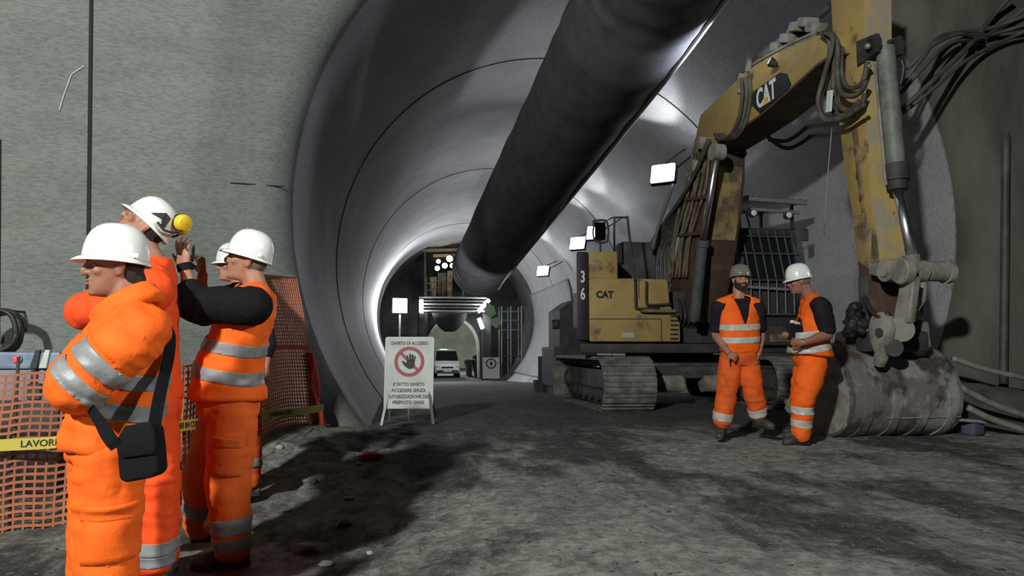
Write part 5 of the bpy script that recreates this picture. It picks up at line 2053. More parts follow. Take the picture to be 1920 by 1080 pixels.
# mounting ears on top of the bucket
for f, hh in ((-0.30, 0.36), (0.26, 0.34)):
    bm = bmesh.new()
    c_ = bcen + BS * f
    prism(bm, [c_ + BU * 0.40 + V((0, 0, zg + 0.82)), c_ + BU * 0.34 + V((0, 0, zg + 1.12)), c_ + BU * 0.10 + V((0, 0, zg + 1.18)), c_ + BU * -0.16 + V((0, 0, zg + 1.14)), c_ + BU * -0.2 + V((0, 0, zg + 0.98))], BS * 0.07)
    bevel_all(bm, 0.02)
    obj('bucket_ear', bm, DARKM, bucket)
# high right shoulder of the bucket
bm = bmesh.new()
c_ = bcen + BS * (bw / 2 - 0.42)
prism(bm, [c_ + BU * 0.12 + V((0, 0, zg + 0.94)), c_ + BU * 0.10 + V((0, 0, zg + 1.10)) + BS * 0.05, c_ + BU * 0.06 + V((0, 0, zg + 1.19)) + BS * 0.16, c_ + BU * 0.06 + V((0, 0, zg + 1.19)) + BS * 0.22, c_ + BU * 0.10 + V((0, 0, zg + 0.94)) + BS * 0.36], BU * -0.12)
bevel_all(bm, 0.015)
obj('bucket_shoulder', bm, DARKM, bucket)
# ------------------------------------------------------------------ people
def densify(pts, rs, n=6):
    """smooth path and radii through a few joints"""
    P_ = catmull(pts, n)
    R_ = []
    m = len(rs) - 1
    for i in range(len(P_)):
        u = i / n
        k = min(int(u), m - 1)
        f = u - k
        f = f * f * (3 - 2 * f)
        R_.append(rs[k] * (1 - f) + rs[k + 1] * f)
    return P_, R_


class Garment:
    """volumes with a label each; nearest() tells which limb a point of the cloth belongs to"""

    def __init__(self):
        self.bm = bmesh.new()
        self.parts = []

    def limb(self, label, pts, rs, n=6, seg=14):
        p, r = densify(pts, rs, n)
        tube(self.bm, p, r, seg, True, True)
        self.parts.append((label, p, r))

    def raw(self, label, p, r):
        self.parts.append((label, p, r))

    def nearest(self, q):
        best, lab = 1e9, None
        for label, p, r in self.parts:
            for i in range(len(p) - 1):
                a, b = p[i], p[i + 1]
                ab = b - a
                t = max(0.0, min(1.0, (q - a).dot(ab) / max(1e-9, ab.length_squared)))
                d = (q - a - ab * t).length / (r[i] + (r[i + 1] - r[i]) * t)
                if d < best:
                    best, lab = d, label
        return lab, best


def torso_rings(bm, rings, lat, fwd, n=24, pw=0.82):
    """rings: (centre, half width, reach to the front, reach to the back)"""
    cs = catmull([r[0] for r in rings], 5)
    out = []
    m = len(rings) - 1
    for i, c in enumerate(cs):
        u = i / 5
        k = min(int(u), m - 1)
        f = u - k
        f = f * f * (3 - 2 * f)
        w, a, b = [rings[k][j] * (1 - f) + rings[k + 1][j] * f for j in (1, 2, 3)]
        up = (cs[min(i + 1, len(cs) - 1)] - cs[max(i - 1, 0)]).normalized()
        fw_ = (fwd - up * fwd.dot(up)).normalized()
        ring = []
        for q in range(n):
            t = 2 * pi * q / n
            x, y = cos(t), sin(t)
            x = math.copysign(abs(x) ** pw, x)
            y = math.copysign(abs(y) ** pw, y)
            ring.append(c + fw_ * x * (a if x > 0 else b) + lat * y * w)
        out.append(ring)
    loft(bm, out)
    return cs


def ripple(me, parts, amt, seed, fold=0.5, freq=9.0):
    """cloth folds: noise stretched around the nearest limb's axis"""
    for v in me.vertices:
        c = v.co
        best, ax = 1e9, V((0, 0, 1))
        for label, p, r in parts:
            for i in range(0, len(p) - 1, 2):
                d = (c - p[i]).length_squared / (r[i] * r[i])
                if d < best:
                    best = d
                    ax = (p[min(i + 2, len(p) - 1)] - p[i]).normalized()
        al = ax * c.dot(ax)
        s = (c - al) * freq * 0.55 + al * freq * 1.9 + V((seed * 3.3, seed, 0))
        s2 = c * freq * 2.3 + V((seed, 7, 2))
        n = noise.noise(s)
        n = (1 - abs(n) * 2) * fold + noise.noise(s2) * (1 - fold)
        v.co = c + v.normal * (n * amt)
    me.update()


def band(me, gar, labels, origin, nrm, half, name, m, parent, lift=0.004, lim=None):
    """reflective band: the part of the cloth between two planes, lifted a little"""
    bm = bmesh.new()
    bm.from_mesh(me)
    nrm = nrm.normalized()
    o = V(origin)
    kill = []
    for f in bm.faces:
        c = f.calc_center_median()
        d = abs((c - o).dot(nrm))
        if d > half + 0.05 or (lim and (c - o).length > lim):
            kill.append(f)
        elif labels and gar.nearest(c)[0] not in labels:
            kill.append(f)
    bmesh.ops.delete(bm, geom=kill, context='FACES')
    for s in (1, -1):
        g = list(bm.verts) + list(bm.edges) + list(bm.faces)
        bmesh.ops.bisect_plane(bm, geom=g, plane_co=o + nrm * s * half, plane_no=nrm * s, clear_outer=True)
    if not bm.faces:
        bm.free()
        return None
    bm.normal_update()
    mv = [(v, v.normal.copy()) for v in bm.verts]
    low = {}
    for v, n in mv:
        low[v] = v.co - n * 0.002
        v.co = v.co + n * lift
    # a rim so the band has thickness
    be = [e for e in bm.edges if len(e.link_faces) == 1]
    nv = {}
    for e in be:
        q = []
        for v in e.verts:
            if v not in nv:
                nv[v] = bm.verts.new(low[v])
            q.append(v)
        bm.faces.new((q[0], q[1], nv[q[1]], nv[q[0]]))
    return obj(name, bm, m, parent, True)


HEADS = [(-.116, .055, .005, .020), (-.108, .078, .000, .034), (-.092, .085, -.020, .045), (-.065, .084, -.048, .054), (-.040, .083, -.070, .060), (-.012, .083, -.087, .0655),
         (.014, .084, -.095, .070), (.044, .087, -.099, .0735), (.074, .080, -.096, .0725), (.097, .060, -.078, .060), (.111, .030, -.046, .037)]


def head_rings(bm, Hm, grow=0.0, z0=-1, z1=1, n=22, s=1.0):
    rings = []
    for z, xf, xb, w in HEADS:
        if z < z0 or z > z1:
            continue
        ring = []
        for k in range(n):
            t = 2 * pi * k / n
            x = (xf + grow) * cos(t) if cos(t) > 0 else -(xb - grow) * cos(t)
            if cos(t) > 0:
                x = (xf + grow) * (cos(t) ** 0.85)
            y = (w + grow) * math.copysign(abs(sin(t)) ** 0.92, sin(t))
            ring.append(Hm @ V((x * s, y * s, z * s)))
        rings.append(ring)
    loft(bm, rings)


def hell(bm, Hm, c, r, u=12, v=8):
    """ellipsoid in head coordinates"""
    m3 = Hm.to_3x3()
    ell(bm, Hm @ V(c), m3 @ V((r[0], 0, 0)), m3 @ V((0, r[1], 0)), m3 @ V((0, 0, r[2])), u, v)


def add_hand(g, wrist, fdir, pdir, thumb, curl=(0.3, 0.5, 0.4), s=1.0, spread=0.16, tcurl=0.3):
    """palm, five fingers; pdir = the way the palm faces, thumb = +1/-1 side along fdir x pdir"""
    fdir = fdir.normalized()
    pdir = (pdir - fdir * pdir.dot(fdir)).normalized()
    side = fdir.cross(pdir) * thumb
    w = V(wrist)
    rings = []
    for t, hw, ht in ((-0.02, .024, .019), (0.015, .028, .019), (0.05, .038, .017), (0.085, .041, .014), (0.096, .036, .010)):
        c = w + fdir * t * s
        rings.append([c + side * hw * s * cos(2 * pi * k / 14) + pdir * ht * s * sin(2 * pi * k / 14) for k in range(14)])
    loft(g.bm, rings)
    g.raw('hand', [w, w + fdir * 0.1 * s], [0.04, 0.04])
    for i, (off, ln, r) in enumerate(((0.029, 0.070, .0092), (0.0095, 0.078, .0095), (-0.010, 0.073, .0090), (-0.029, 0.058, .0080))):
        d = (fdir + side * (off / 0.03) * spread).normalized()
        p = w + fdir * 0.086 * s + side * off * s
        pts, rs = [p - d * 0.02 * s], [r * s * 1.05]
        a = 0.0
        for j, f in enumerate((0.42, 0.32, 0.26)):
            a += curl[j] * (1 + 0.12 * i)
            dd = d * cos(a) + pdir * sin(a)
            pts.append(p.copy())
            rs.append(r * s * (1.05 - 0.08 * j))
            p = p + dd * ln * f * s
        pts.append(p)
        rs.append(r * s * 0.82)
        tube(g.bm, pts, rs, 8, True, True)
    p = w + fdir * 0.022 * s + side * 0.022 * s
    d1 = (fdir * 0.62 + side * 0.72 + pdir * 0.28).normalized()
    d2 = (d1 * cos(tcurl) + (fdir * 0.8 + pdir * 0.6).normalized() * sin(tcurl)).normalized()
    pts = [p, p + d1 * 0.042 * s, p + d1 * 0.042 * s + d2 * 0.032 * s, p + d1 * 0.042 * s + d2 * 0.058 * s]
    tube(g.bm, pts, [.015 * s, .0118 * s, .0105 * s, .0085 * s], 8, True, True)


def helmet(root, Hm, m, name='hard_hat', tilt=0.0, rise=0.018, brim=0.030, hl=0.117, hw=0.104, hh=0.142, sticker=None, slots=True):
    T = Hm @ Matrix.Translation((-0.004, 0, rise)) @ Matrix.Rotation(tilt, 4, 'Y')
    bm = bmesh.new()
    n = 48
    rings = []
    prof = [(1.0, -0.012), (1.0, 0.0), (0.99, 0.16), (0.965, 0.34), (0.91, 0.53), (0.81, 0.71), (0.65, 0.855), (0.44, 0.95), (0.22, 0.99), (0.06, 1.0)]
    for f, z in prof:
        ring = []
        for k in range(n):
            a = 2 * pi * k / n
            ridge = 1 + (0.012 if abs(math.sin(a)) < 0.2 else 0) * z
            ring.append(T @ V((hl * f * cos(a), hw * f * sin(a), hh * z * ridge)))
        rings.append(ring)
    vr = loft(bm, rings, False)
    bm.faces.new(vr[-1])
    # turned-in rim so the shell has a thickness
    inn = [[T @ V((hl * f * cos(2 * pi * k / n), hw * f * sin(2 * pi * k / n), z)) for k in range(n)] for f, z in ((1.0, -0.012 * hh), (0.955, -0.002), (0.93, 0.05), (0.75, 0.105), (0.3, 0.128))]
    vi = loft(bm, inn, False)
    bm.faces.new(vi[-1])
    o = obj(name, bm, m, root, True, recalc=True)
    # brim: runs all round, longest over the brow
    bm = bmesh.new()
    rings = []
    for t, dz, th in ((0.0, 0.006, 1), (0.55, -0.001, 1), (1.0, -0.011, 1), (1.0, -0.015, 1), (0.55, -0.007, 1), (0.0, -0.006, 1)):
        ring = []
        for k in range(n):
            a = 2 * pi * k / n
            e = 0.005 + brim * max(0.0, cos(a)) ** 2.2 + 0.006 * max(0, -cos(a)) ** 2
            sag = 0.35 * brim * max(0.0, cos(a)) ** 2 * t
            ring.append(T @ V(((hl * 0.985 + e * t) * cos(a), (hw * 0.985 + e * t) * sin(a), dz - sag * 0.4)))
        rings.append(ring)
    loft(bm, rings, False, True)
    obj('brim', bm, m, o, True)
    if slots:
        for s in (-1, 1):
            bm = bmesh.new()
            box(bm, (0, 0, 0), (0.030, 0.008, 0.018), None, 0.003)
            bmesh.ops.transform(bm, matrix=T @ Matrix.Translation((-0.055, s * hw * 0.90, 0.016)) @ Matrix.Rotation(s * -0.45, 4, 'Z'), verts=bm.verts)
            obj('accessory_slot', bm, m, o)
    return o, T


def shoe(root, ankle, toe_dir, sole_z, m=BOOTM, L=0.28, shaft=0.10, name='boot', rs=0.052, scale=1.0):
    g = bmesh.new()
    td = V((toe_dir.x, toe_dir.y, 0)).normalized()
    sd = V((-td.y, td.x, 0))
    base = V((ankle.x, ankle.y, sole_z))
    rings = []
    for t, hw, z0, z1 in ((-0.085, .022, .02, .07), (-0.07, .034, .0, .10), (-0.03, .038, .0, .13), (0.03, .040, .0, .125), (0.08, .044, .0, .095), (0.13, .049, .0, .075), (0.17, .044, .0, .062), (0.195, .028, .008, .045)):
        c = base + td * t * scale
        ring = []
        for k in range(14):
            a = 2 * pi * k / 14
            y = math.copysign(abs(cos(a)) ** 0.7, cos(a)) * hw
            z = (z0 + z1) / 2 + math.copysign(abs(sin(a)) ** 0.75, sin(a)) * (z1 - z0) / 2
            ring.append(c + sd * y * scale + V((0, 0, z * scale)))
        rings.append(ring)
    loft(g, rings)
    tube(g, [base + V((0, 0, 0.06)), base + V((0, 0, 0.10)), V((ankle.x, ankle.y, max(ankle.z, sole_z + 0.12) + shaft))], [rs, rs, rs * 1.12], 14, True, True)
    me = remesh(g, 0.009, 3)
    o = link(name, me, m, root, True)
    bm = bmesh.new()
    out = []
    for t, hw in ((-0.088, .02), (-0.07, .037), (0.0, .041), (0.10, .048), (0.15, .050), (0.185, .036), (0.202, .014)):
        out.append((t, hw))
    pts = [base + td * t * scale + sd * h * scale for t, h in out] + [base + td * t * scale - sd * h * scale for t, h in reversed(out)]
    prism(bm, pts, V((0, 0, 0.024)))
    obj('sole', bm, BLACKP, o)
    return o


class Person:
    def __init__(self, dep, label, group=None, loc=None):
        self.dep = dep
        self.root = thing('person', loc, label, 'person', group)

    def D(self, j):
        return PD(j[0], j[1], self.dep + j[2])


def flap_pocket(pr, me, center, right, up, w, h, m, seed=0):
    """cargo pocket patch that follows the cloth"""
    from mathutils.bvhtree import BVHTree
    bm0 = bmesh.new()
    bm0.from_mesh(me)
    tr = BVHTree.FromBMesh(bm0)
    nrm = right.cross(up).normalized()
    c = V(center)
    if (CAMPOS - c).dot(nrm) < 0:
        nrm = -nrm

    def sheet(cc, w_, h_, lift, name, parent):
        bm = bmesh.new()
        nx, ny = 9, 9
        top, bot = [], []
        for j in range(ny):
            for i in range(nx):
                q = cc + right * (i / (nx - 1) - 0.5) * w_ + up * (j / (ny - 1) - 0.5) * h_
                hit = tr.ray_cast(q + nrm * 0.3, -nrm, 0.6)
                p = hit[0] if hit[0] is not None else q
                e = min(i, nx - 1 - i, j, ny - 1 - j)
                top.append(bm.verts.new(p + nrm * (lift if e else lift * 0.6)))
                bot.append(bm.verts.new(p - nrm * 0.004))
        for j in range(ny - 1):
            for i in range(nx - 1):
                k = j * nx + i
                bm.faces.new((top[k], top[k + 1], top[k + nx + 1], top[k + nx]))
                bm.faces.new((bot[k], bot[k + nx], bot[k + nx + 1], bot[k + 1]))
        rim = list(range(nx)) + [nx * j + nx - 1 for j in range(1, ny)] + [nx * (ny - 1) + i for i in range(nx - 2, -1, -1)] + [nx * j for j in range(ny - 2, 0, -1)]
        for a, b in zip(rim, rim[1:] + rim[:1]):
            bm.faces.new((top[a], bot[a], bot[b], top[b]))
        return obj(name, bm, m, parent, True)

    po = sheet(c, w, h, 0.010, 'cargo_pocket', pr)
    sheet(c + up * h * 0.42, w * 1.06, h * 0.30, 0.018, 'pocket_flap', po)
    bm0.free()


def build_person(S):
    """S: dict with the joints as (x, y, depth offset), facing and clothing"""
    dep = S['dep']
    D = lambda j: PD(j[0], j[1], dep + j[2])
    pel = D(S['spine'][-1])
    pr = Person(dep, S['label'], S.get('group'), V((pel.x, pel.y, ground(pel.x, pel.y))))
    root = pr.root
    fwd = S['fwd'].normalized()
    hf, hu = S['head_fwd'].normalized(), S['head_up']
    hu = (hu - hf * hu.dot(hf)).normalized()
    hl_ = hu.cross(hf)
    hc = D(S['head'])
    hs = S.get('hs', 1.0)
    Hm = Matrix.Translation(hc) @ Matrix((hf, hl_, hu)).transposed().to_4x4() @ Matrix.Scale(hs, 4)
    lat = S.get('lat', V((0, 0, 1)).cross(fwd).normalized())
    sp = [D(j) for j in S['spine']]        # neck base, chest, waist, pelvis
    bw = S.get('build', 1.0)
    vox = S.get('vox', 0.0065)
    skin = S.get('skin', SKIN)
    # ---------------- body
    g = Garment()
    nb, ch, wa, pv = sp
    Bt = S['torso']                         # per spine point: half width, front, back
    k = 0.88
    torso_rings(g.bm, [(nb + (nb - ch) * 0.02, .062, .058, .058), (nb.lerp(ch, 0.30), .135 * bw, .085 * bw, .085 * bw)] + [(p, t[0] * k, t[1] * k, t[2] * k) for p, t in zip((ch, wa, pv), Bt)] + [(pv + (pv - wa) * 0.25, Bt[2][0] * 0.7, Bt[2][1] * .7, Bt[2][2] * .7)], lat, fwd)
    g.raw('torso', sp, [0.12, 0.16, 0.15, 0.15])
    neck_top = Hm @ V((-0.028, 0, -0.05))
    tube(g.bm, [nb - (neck_top - nb) * 0.2, nb.lerp(neck_top, 0.35), neck_top], [0.074 * hs, 0.060 * hs, 0.057 * hs], 16, True, True)
    head_rings(g.bm, Hm)
    # nose, brow, cheeks, lips, chin, ears
    tube(g.bm, [Hm @ V(p) for p in ((.080, 0, .022), (.092, 0, .004), (.105, 0, -.018), (.104, 0, -.028))], [q * hs for q in (.009, .0105, .0125, .011)], 8, True, True)
    for s in (-1, 1):
        hell(g.bm, Hm, (.088, s * .011, -.026), (.012, .009, .009))
        hell(g.bm, Hm, (.074, s * .030, .026), (.014, .022, .009))
        hell(g.bm, Hm, (.058, s * .045, -.020), (.020, .018, .018))
        hell(g.bm, Hm, (-.012, s * .071, -.008), (.018, .010, .031))
        hell(g.bm, Hm, (-.020, s * .077, .004), (.014, .008, .022))
        hell(g.bm, Hm, (-.010, s * .073, -.030), (.010, .008, .012))
    hell(g.bm, Hm, (.082, 0, -.054), (.013, .024, .007))
    hell(g.bm, Hm, (.080, 0, -.066), (.014, .021, .008))
    hell(g.bm, Hm, (.072, 0, -.098), (.020, .022, .016))
    g.raw('head', [hc, hc + hu * 0.05], [0.1, 0.1])
    arms = {}
    for sd in ('L', 'R'):
        sh, el, wr = [D(j) for j in S['arm' + sd][:3]]
        arms[sd] = (sh, el, wr)
        a = S.get('arm_s', 1.0)
        g.limb('arm' + sd, [nb.lerp(sh, 0.45) - V((0, 0, 0.03)), sh, sh.lerp(el, 0.5), el, el.lerp(wr, 0.3), wr], [q * a for q in (.060, .060, .050, .041, .043, .0275)], 5)
        h = S.get('hand' + sd)
        if h:
            add_hand(g, wr, h['f'], h['p'], h['t'], h.get('curl', (.35, .5, .4)), h.get('s', 1.0), h.get('spread', .16), h.get('tc', .3))
    legs = {}
    for sd in ('L', 'R'):
        hp, kn, an = [D(j) for j in S['leg' + sd][:3]]
        legs[sd] = (hp, kn, an)
        g.limb('leg' + sd, [hp + (hp - kn) * 0.08, hp.lerp(kn, 0.3), kn, kn.lerp(an, 0.3), an], [.088, .080, .058, .056, .038], 5)
    me = remesh(g.bm, vox, 3, 0.45)
    Hi = Hm.inverted()
    for v in me.vertices:
        q = Hi @ v.co
        if q.x > 0.03 and abs(q.z) < 0.1:
            d = 0.0
            for s in (-1, 1):
                d += 0.013 * math.exp(-((q.y - s * .031) / .014) ** 2 - ((q.z - .004) / .010) ** 2)
            d += 0.004 * math.exp(-((q.z + .060) / .0035) ** 2 - (q.y / .022) ** 2)
            v.co = Hm @ V((q.x - d, q.y, q.z))
    body = link('body', me, skin, root, True)
    # eyes, brows
    for s in (-1, 1):
        bm = bmesh.new()
        hell(bm, Hm, (.0660, s * .031, .003), (.0115, .0120, .0065), 14, 10)
        e = obj('eye', bm, EYEW, body, True)
        bm = bmesh.new()
        hell(bm, Hm, (.0752, s * .031, .003), (.0035, .0050, .0052), 10, 6)
        obj('iris', bm, IRISM, body, True)
        bm = bmesh.new()
        tube(bm, [Hm @ V(p) for p in ((.091, s * .013, .021), (.090, s * .027, .027), (.078, s * .044, .022))], [.003 * hs, .0042 * hs, .0025 * hs], 8, True, True)
        obj('eyebrow', bm, S['hair'], body, True)
    bm = bmesh.new()
    hell(bm, Hm, (.091, 0, -.054), (.006, .021, .0045))
    hell(bm, Hm, (.090, 0, -.065), (.007, .019, .0055))
    obj('lips', bm, LIPM, body, True)
    # hair
    bm = bmesh.new()
    hell(bm, Hm, (-.040, 0, .010), (.066, .0755, .080))
    for c, r in S.get('hair_add', []):
        hell(bm, Hm, c, r)
    me_ = remesh(bm, 0.008, 2)
    link('hair', me_, S['hair'], root, True)
    if S.get('beard'):
        bm = bmesh.new()
        head_rings(bm, Hm, 0.008, -.12, -.039)
        hell(bm, Hm, (.075, 0, -.100), (.026, .034, .028))
        for s in (-1, 1):
            hell(bm, Hm, (.020, s * .060, -.030), (.022, .010, .034))
        me_ = remesh(bm, 0.006, 3)
        Hi = Hm.inverted()
        bm = bmesh.new()
        bm.from_mesh(me_)
        for v in bm.verts:
            q = Hi @ v.co
            q.x -= 0.016 * math.exp(-((q.z + .060) / .009) ** 2 - (q.y / .024) ** 2) * (1 if q.x > 0.05 else 0)
            v.co = Hm @ q
        bmesh.ops.delete(bm, geom=[f for f in bm.faces if (Hi @ f.calc_center_median()).z > -0.041 and abs((Hi @ f.calc_center_median()).y) < 0.045], context='FACES')
        obj('beard', bm, S['hair'], root, True)
        bm = bmesh.new()
        tube(bm, [Hm @ V(p) for p in ((.082, .027, -.056), (.095, .010, -.043), (.096, 0, -.041), (.095, -.010, -.043), (.082, -.027, -.056))], [.003, .006, .006, .006, .003], 8, True, True)
        obj('moustache', bm, S['hair'], root, True)
    # ---------------- trousers
    tg = Garment()
    T = S.get('trouser_r', (.118, .105, .090, .088, .080))
    for sd in ('L', 'R'):
        hp, kn, an = legs[sd]
        tg.limb('leg' + sd, [hp + (hp - kn) * 0.12, hp.lerp(kn, 0.35), kn, kn.lerp(an, 0.4), an + (kn - an) * S.get('cuff', 0.06)], T, 6, 16)
    torso_rings(tg.bm, [(wa.lerp(pv, 0.35), Bt[1][0] * 0.98, Bt[1][1] * 0.95, Bt[1][2] * 0.96), (pv, Bt[2][0], Bt[2][1], Bt[2][2]), (pv + (pv - wa) * 0.30, Bt[2][0] * 0.85, Bt[2][1] * .8, Bt[2][2] * .85)], lat, fwd)
    tg.raw('hips', [wa.lerp(pv, 0.4), pv], [Bt[2][0], Bt[2][0]])
    me = remesh(tg.bm, 0.013 if dep < 5 else 0.016, 5)
    ripple(me, tg.parts, S.get('fold', 0.014), S['seed'], 0.65, 7.5)
    tme = me.copy()
    tro = link('trousers', me, S['trousers'], root, True)
    for sd, f, half in S.get('leg_bands', []):
        hp, kn, an = legs[sd]
        o_ = kn.lerp(an, f)
        band(tme, tg, {'leg' + sd}, o_, (an - kn), half, 'reflective_band', S.get('refl', REFL), tro)
    for (sd, f, offs, w_, h_) in S.get('pockets', []):
        hp, kn, an = legs[sd]
        c = hp.lerp(kn, f)
        upv = (hp - kn).normalized()
        rt_ = upv.cross((c - CAMPOS).normalized()).normalized()
        flap_pocket(tro, tme, c + rt_ * offs, rt_, upv, w_, h_, S['trousers'])
    # ---------------- boots
    for sd in ('L', 'R'):
        hp, kn, an = legs[sd]
        td = S['toe' + sd]
        sole = S.get('sole' + sd, an.z - 0.085)
        shoe(root, an, td, sole, S.get('boot', BOOTM), shaft=S.get('shaft', 0.06), rs=S.get('boot_r', 0.055))
    # ---------------- shirt (under a vest) and jacket or vest
    def upper(name, m, sleeves, grow, amt, vx, hem, neck=0.10, sl_r=None, sl_end=None, front_open=None, parts_only=False, flare=0.0):
        ug = Garment()
        rings = [(nb + (neck_top - nb) * 0.10, neck * 0.85, neck * 0.80, neck * 0.80), (nb.lerp(ch, 0.10), .125 * bw + grow * 0.5, .088 * bw + grow * .5, .095 * bw + grow * .5), (nb.lerp(ch, 0.42), .172 * bw + grow, .105 * bw + grow, .108 * bw + grow)]
        for p, t in zip((ch, wa), Bt):
            rings.append((p, t[0] + grow, t[1] + grow, t[2] + grow))
        e = wa.lerp(pv, hem)
        rings.append((e, Bt[2][0] + grow + flare, Bt[2][1] + grow + flare, Bt[2][2] + grow + flare))
        cs = torso_rings(ug.bm, rings, lat, fwd)
        ug.raw('torso', [nb, ch, wa, e], [0.13, 0.19, 0.18, 0.18])
        for sd in ('L', 'R'):
            sh, el, wr = arms[sd]
            if sleeves == 'long':
                r_ = sl_r or (.085, .088, .078, .074, .068, .050)
                ug.limb('arm' + sd, [nb.lerp(sh, 0.5) - V((0, 0, 0.02)), sh, sh.lerp(el, 0.5), el, el.lerp(wr, 0.45), wr + (el - wr).normalized() * 0.01], r_, 6, 16)
            elif sleeves == 'short':
                r_ = sl_r or (.078, .080, .075, .070)
                en = sl_end if sl_end is not None else 0.75
                ug.limb('arm' + sd, [nb.lerp(sh, 0.5) - V((0, 0, 0.02)), sh, sh.lerp(el, en * 0.5), sh.lerp(el, en)], r_, 6, 16)
            elif sleeves == 'elbow':
                r_ = sl_r
                ug.limb('arm' + sd, [nb.lerp(sh, 0.5) - V((0, 0, 0.02)), sh, sh.lerp(el, 0.5), el, el.lerp(wr, sl_end)], r_, 6, 16)
            elif sleeves == 'none':
                ug.limb('arm' + sd, [nb.lerp(sh, 0.25), nb.lerp(sh, 0.85) + V((0, 0, 0.012))], (.085, .078), 6, 16)
        me = remesh(ug.bm, vx, 5)
        ripple(me, ug.parts, amt, S['seed'] + 3, 0.6, 8.0)
        cm = me.copy()
        if front_open:
            bm = bmesh.new()
            bm.from_mesh(me)
            up_ = (nb - wa).normalized()
            kill = []
            for f in bm.faces:
                c = f.calc_center_median()
                lx = (c - nb).dot(lat)
                fz = (c - nb).dot(fwd - up_ * fwd.dot(up_))
                hz = (c - nb).dot(up_)
                if front_open(lx, fz, hz):
                    kill.append(f)
            bmesh.ops.delete(bm, geom=kill, context='FACES')
            # even out the cut edge
            for it in range(14):
                mv = {}
                for e_ in bm.edges:
                    if len(e_.link_faces) == 1:
                        for v_, w_ in (e_.verts, reversed(e_.verts)):
                            mv.setdefault(v_, []).append(w_.co.copy())
                for v_, q_ in mv.items():
                    if len(q_) == 2:
                        v_.co = v_.co * 0.4 + (q_[0] + q_[1]) * 0.3
            # give the cloth edge a thickness
            bm.normal_update()
            be = [e_ for e_ in bm.edges if len(e_.link_faces) == 1]
            nv = {}
            for e_ in be:
                for v_ in e_.verts:
                    if v_ not in nv:
                        nv[v_] = bm.verts.new(v_.co - v_.normal * 0.012)
                a_, b_ = e_.verts
                bm.faces.new((a_, b_, nv[b_], nv[a_]))
            o = obj(name, bm, m, root, True)
            bpy.data.meshes.remove(me)
        else:
            o = link(name, me, m, root, True)
        return o, cm, ug
    outs = {}
    for U in S['upper']:
        o, cm, ug = upper(U['name'], U['m'], U['sleeves'], U.get('grow', 0.012), U.get('fold', 0.010), 0.011 if dep < 5 else 0.014, U.get('hem', 0.8), U.get('neck', 0.10), U.get('sl_r'), U.get('sl_end'), U.get('open'), flare=U.get('flare', 0.0))
        outs[U['name']] = (o, cm, ug)
        for b in U.get('bands', []):
            if b[0] == 'torso':
                c = ch.lerp(wa, b[1]) if b[1] <= 1 else wa.lerp(pv, b[1] - 1)
                n_ = (nb - pv).normalized() + fwd * b[3] if len(b) > 3 else (nb - pv)
                band(cm, ug, {'torso'}, c, n_, b[2], 'reflective_band', S.get('refl', REFL), o)
            elif b[0] == 'px':           # pixel of the middle, normal of the band in the picture
                c = D(b[1])
                band(cm, ug, {b[2]}, c, b[3], b[4], 'reflective_band', S.get('refl', REFL), o)
            else:
                sh, el, wr = arms[b[0][-1]]
                c = sh.lerp(el, b[1]) if b[1] <= 1 else el.lerp(wr, b[1] - 1)
                n_ = (el - sh) if b[1] <= 1 else (wr - el)
                band(cm, ug, {b[0]}, c, n_, b[2], 'reflective_band', S.get('refl', REFL), o)
    # ---------------- helmet
    if 'helmet' in S:
        hm, T = helmet(root, Hm, S['helmet'], tilt=S.get('htilt', 0.0), rise=S.get('hrise', 0.018), brim=S.get('brim', 0.030), hh=S.get('hh', 0.142), slots=S.get('slots', True))
        outs['helmet'] = (hm, T)
    return root, outs, Hm, arms, legs, D


LEFTF = -RT                      # facing the left edge of the picture
TOCAM = V((-FW.x, -FW.y, 0)).normalized()
UZ = V((0, 0, 1))

# ---- woman with the shoulder bag
W, wo, wH, wA, wL, wD = build_person(dict(
    dep=2.9, seed=1, label='person in orange jacket with arms crossed and a black shoulder bag, nearest in front',
    fwd=LEFTF + TOCAM * 0.38, head_fwd=LEFTF + TOCAM * 0.62 - UZ * 0.04, head_up=UZ,
    head=(215, 500, 0), hs=1.02, spine=[(240, 580, 0), (238, 668, 0), (226, 760, 0), (208, 848, 0)],
    torso=[(.185, .13, .135), (.185, .15, .14), (.185, .145, .13)],
    armL=[(262, 622, -.20), (146, 722, -.26), (176, 716, -.02)], armR=[(232, 612, .20), (140, 706, .22), (165, 690, -.02)],
    handL=dict(f=-TOCAM + RT * 0.2, p=RT, t=1), handR=dict(f=TOCAM, p=RT, t=1, curl=(.5, .6, .5)),
    legL=[(206, 872, -.10), (196, 1062, -.11), (206, 1236, -.11)], legR=[(196, 872, .10), (188, 1062, .10), (192, 1230, .10)],
    toeL=LEFTF, toeR=LEFTF, hair=HAIRD, hair_add=[((-.070, 0, -.050), (.040, .060, .045)), ((-.052, .035, -.030), (.032, .036, .050)), ((-.052, -.035, -.030), (.032, .036, .050))],
    skin=SKIN2, hrise=.024, trousers=ORANGE, trouser_r=(.120, .118, .110, .106, .100), fold=0.022,
    pockets=[('L', 0.62, -0.02, 0.20, 0.20)],
    upper=[dict(name='jacket', m=ORANGE, sleeves='long', grow=0.016, fold=0.018, hem=0.95, neck=0.115, flare=0.022, sl_r=(.085, .102, .100, .096, .086, .062),
                bands=[('torso', 0.32, .030, -0.12), ('torso', 0.92, .030, -0.12), ('armL', 0.60, .030), ('armL', 0.94, .030)])],
    helmet=HELMW, htilt=-0.10))
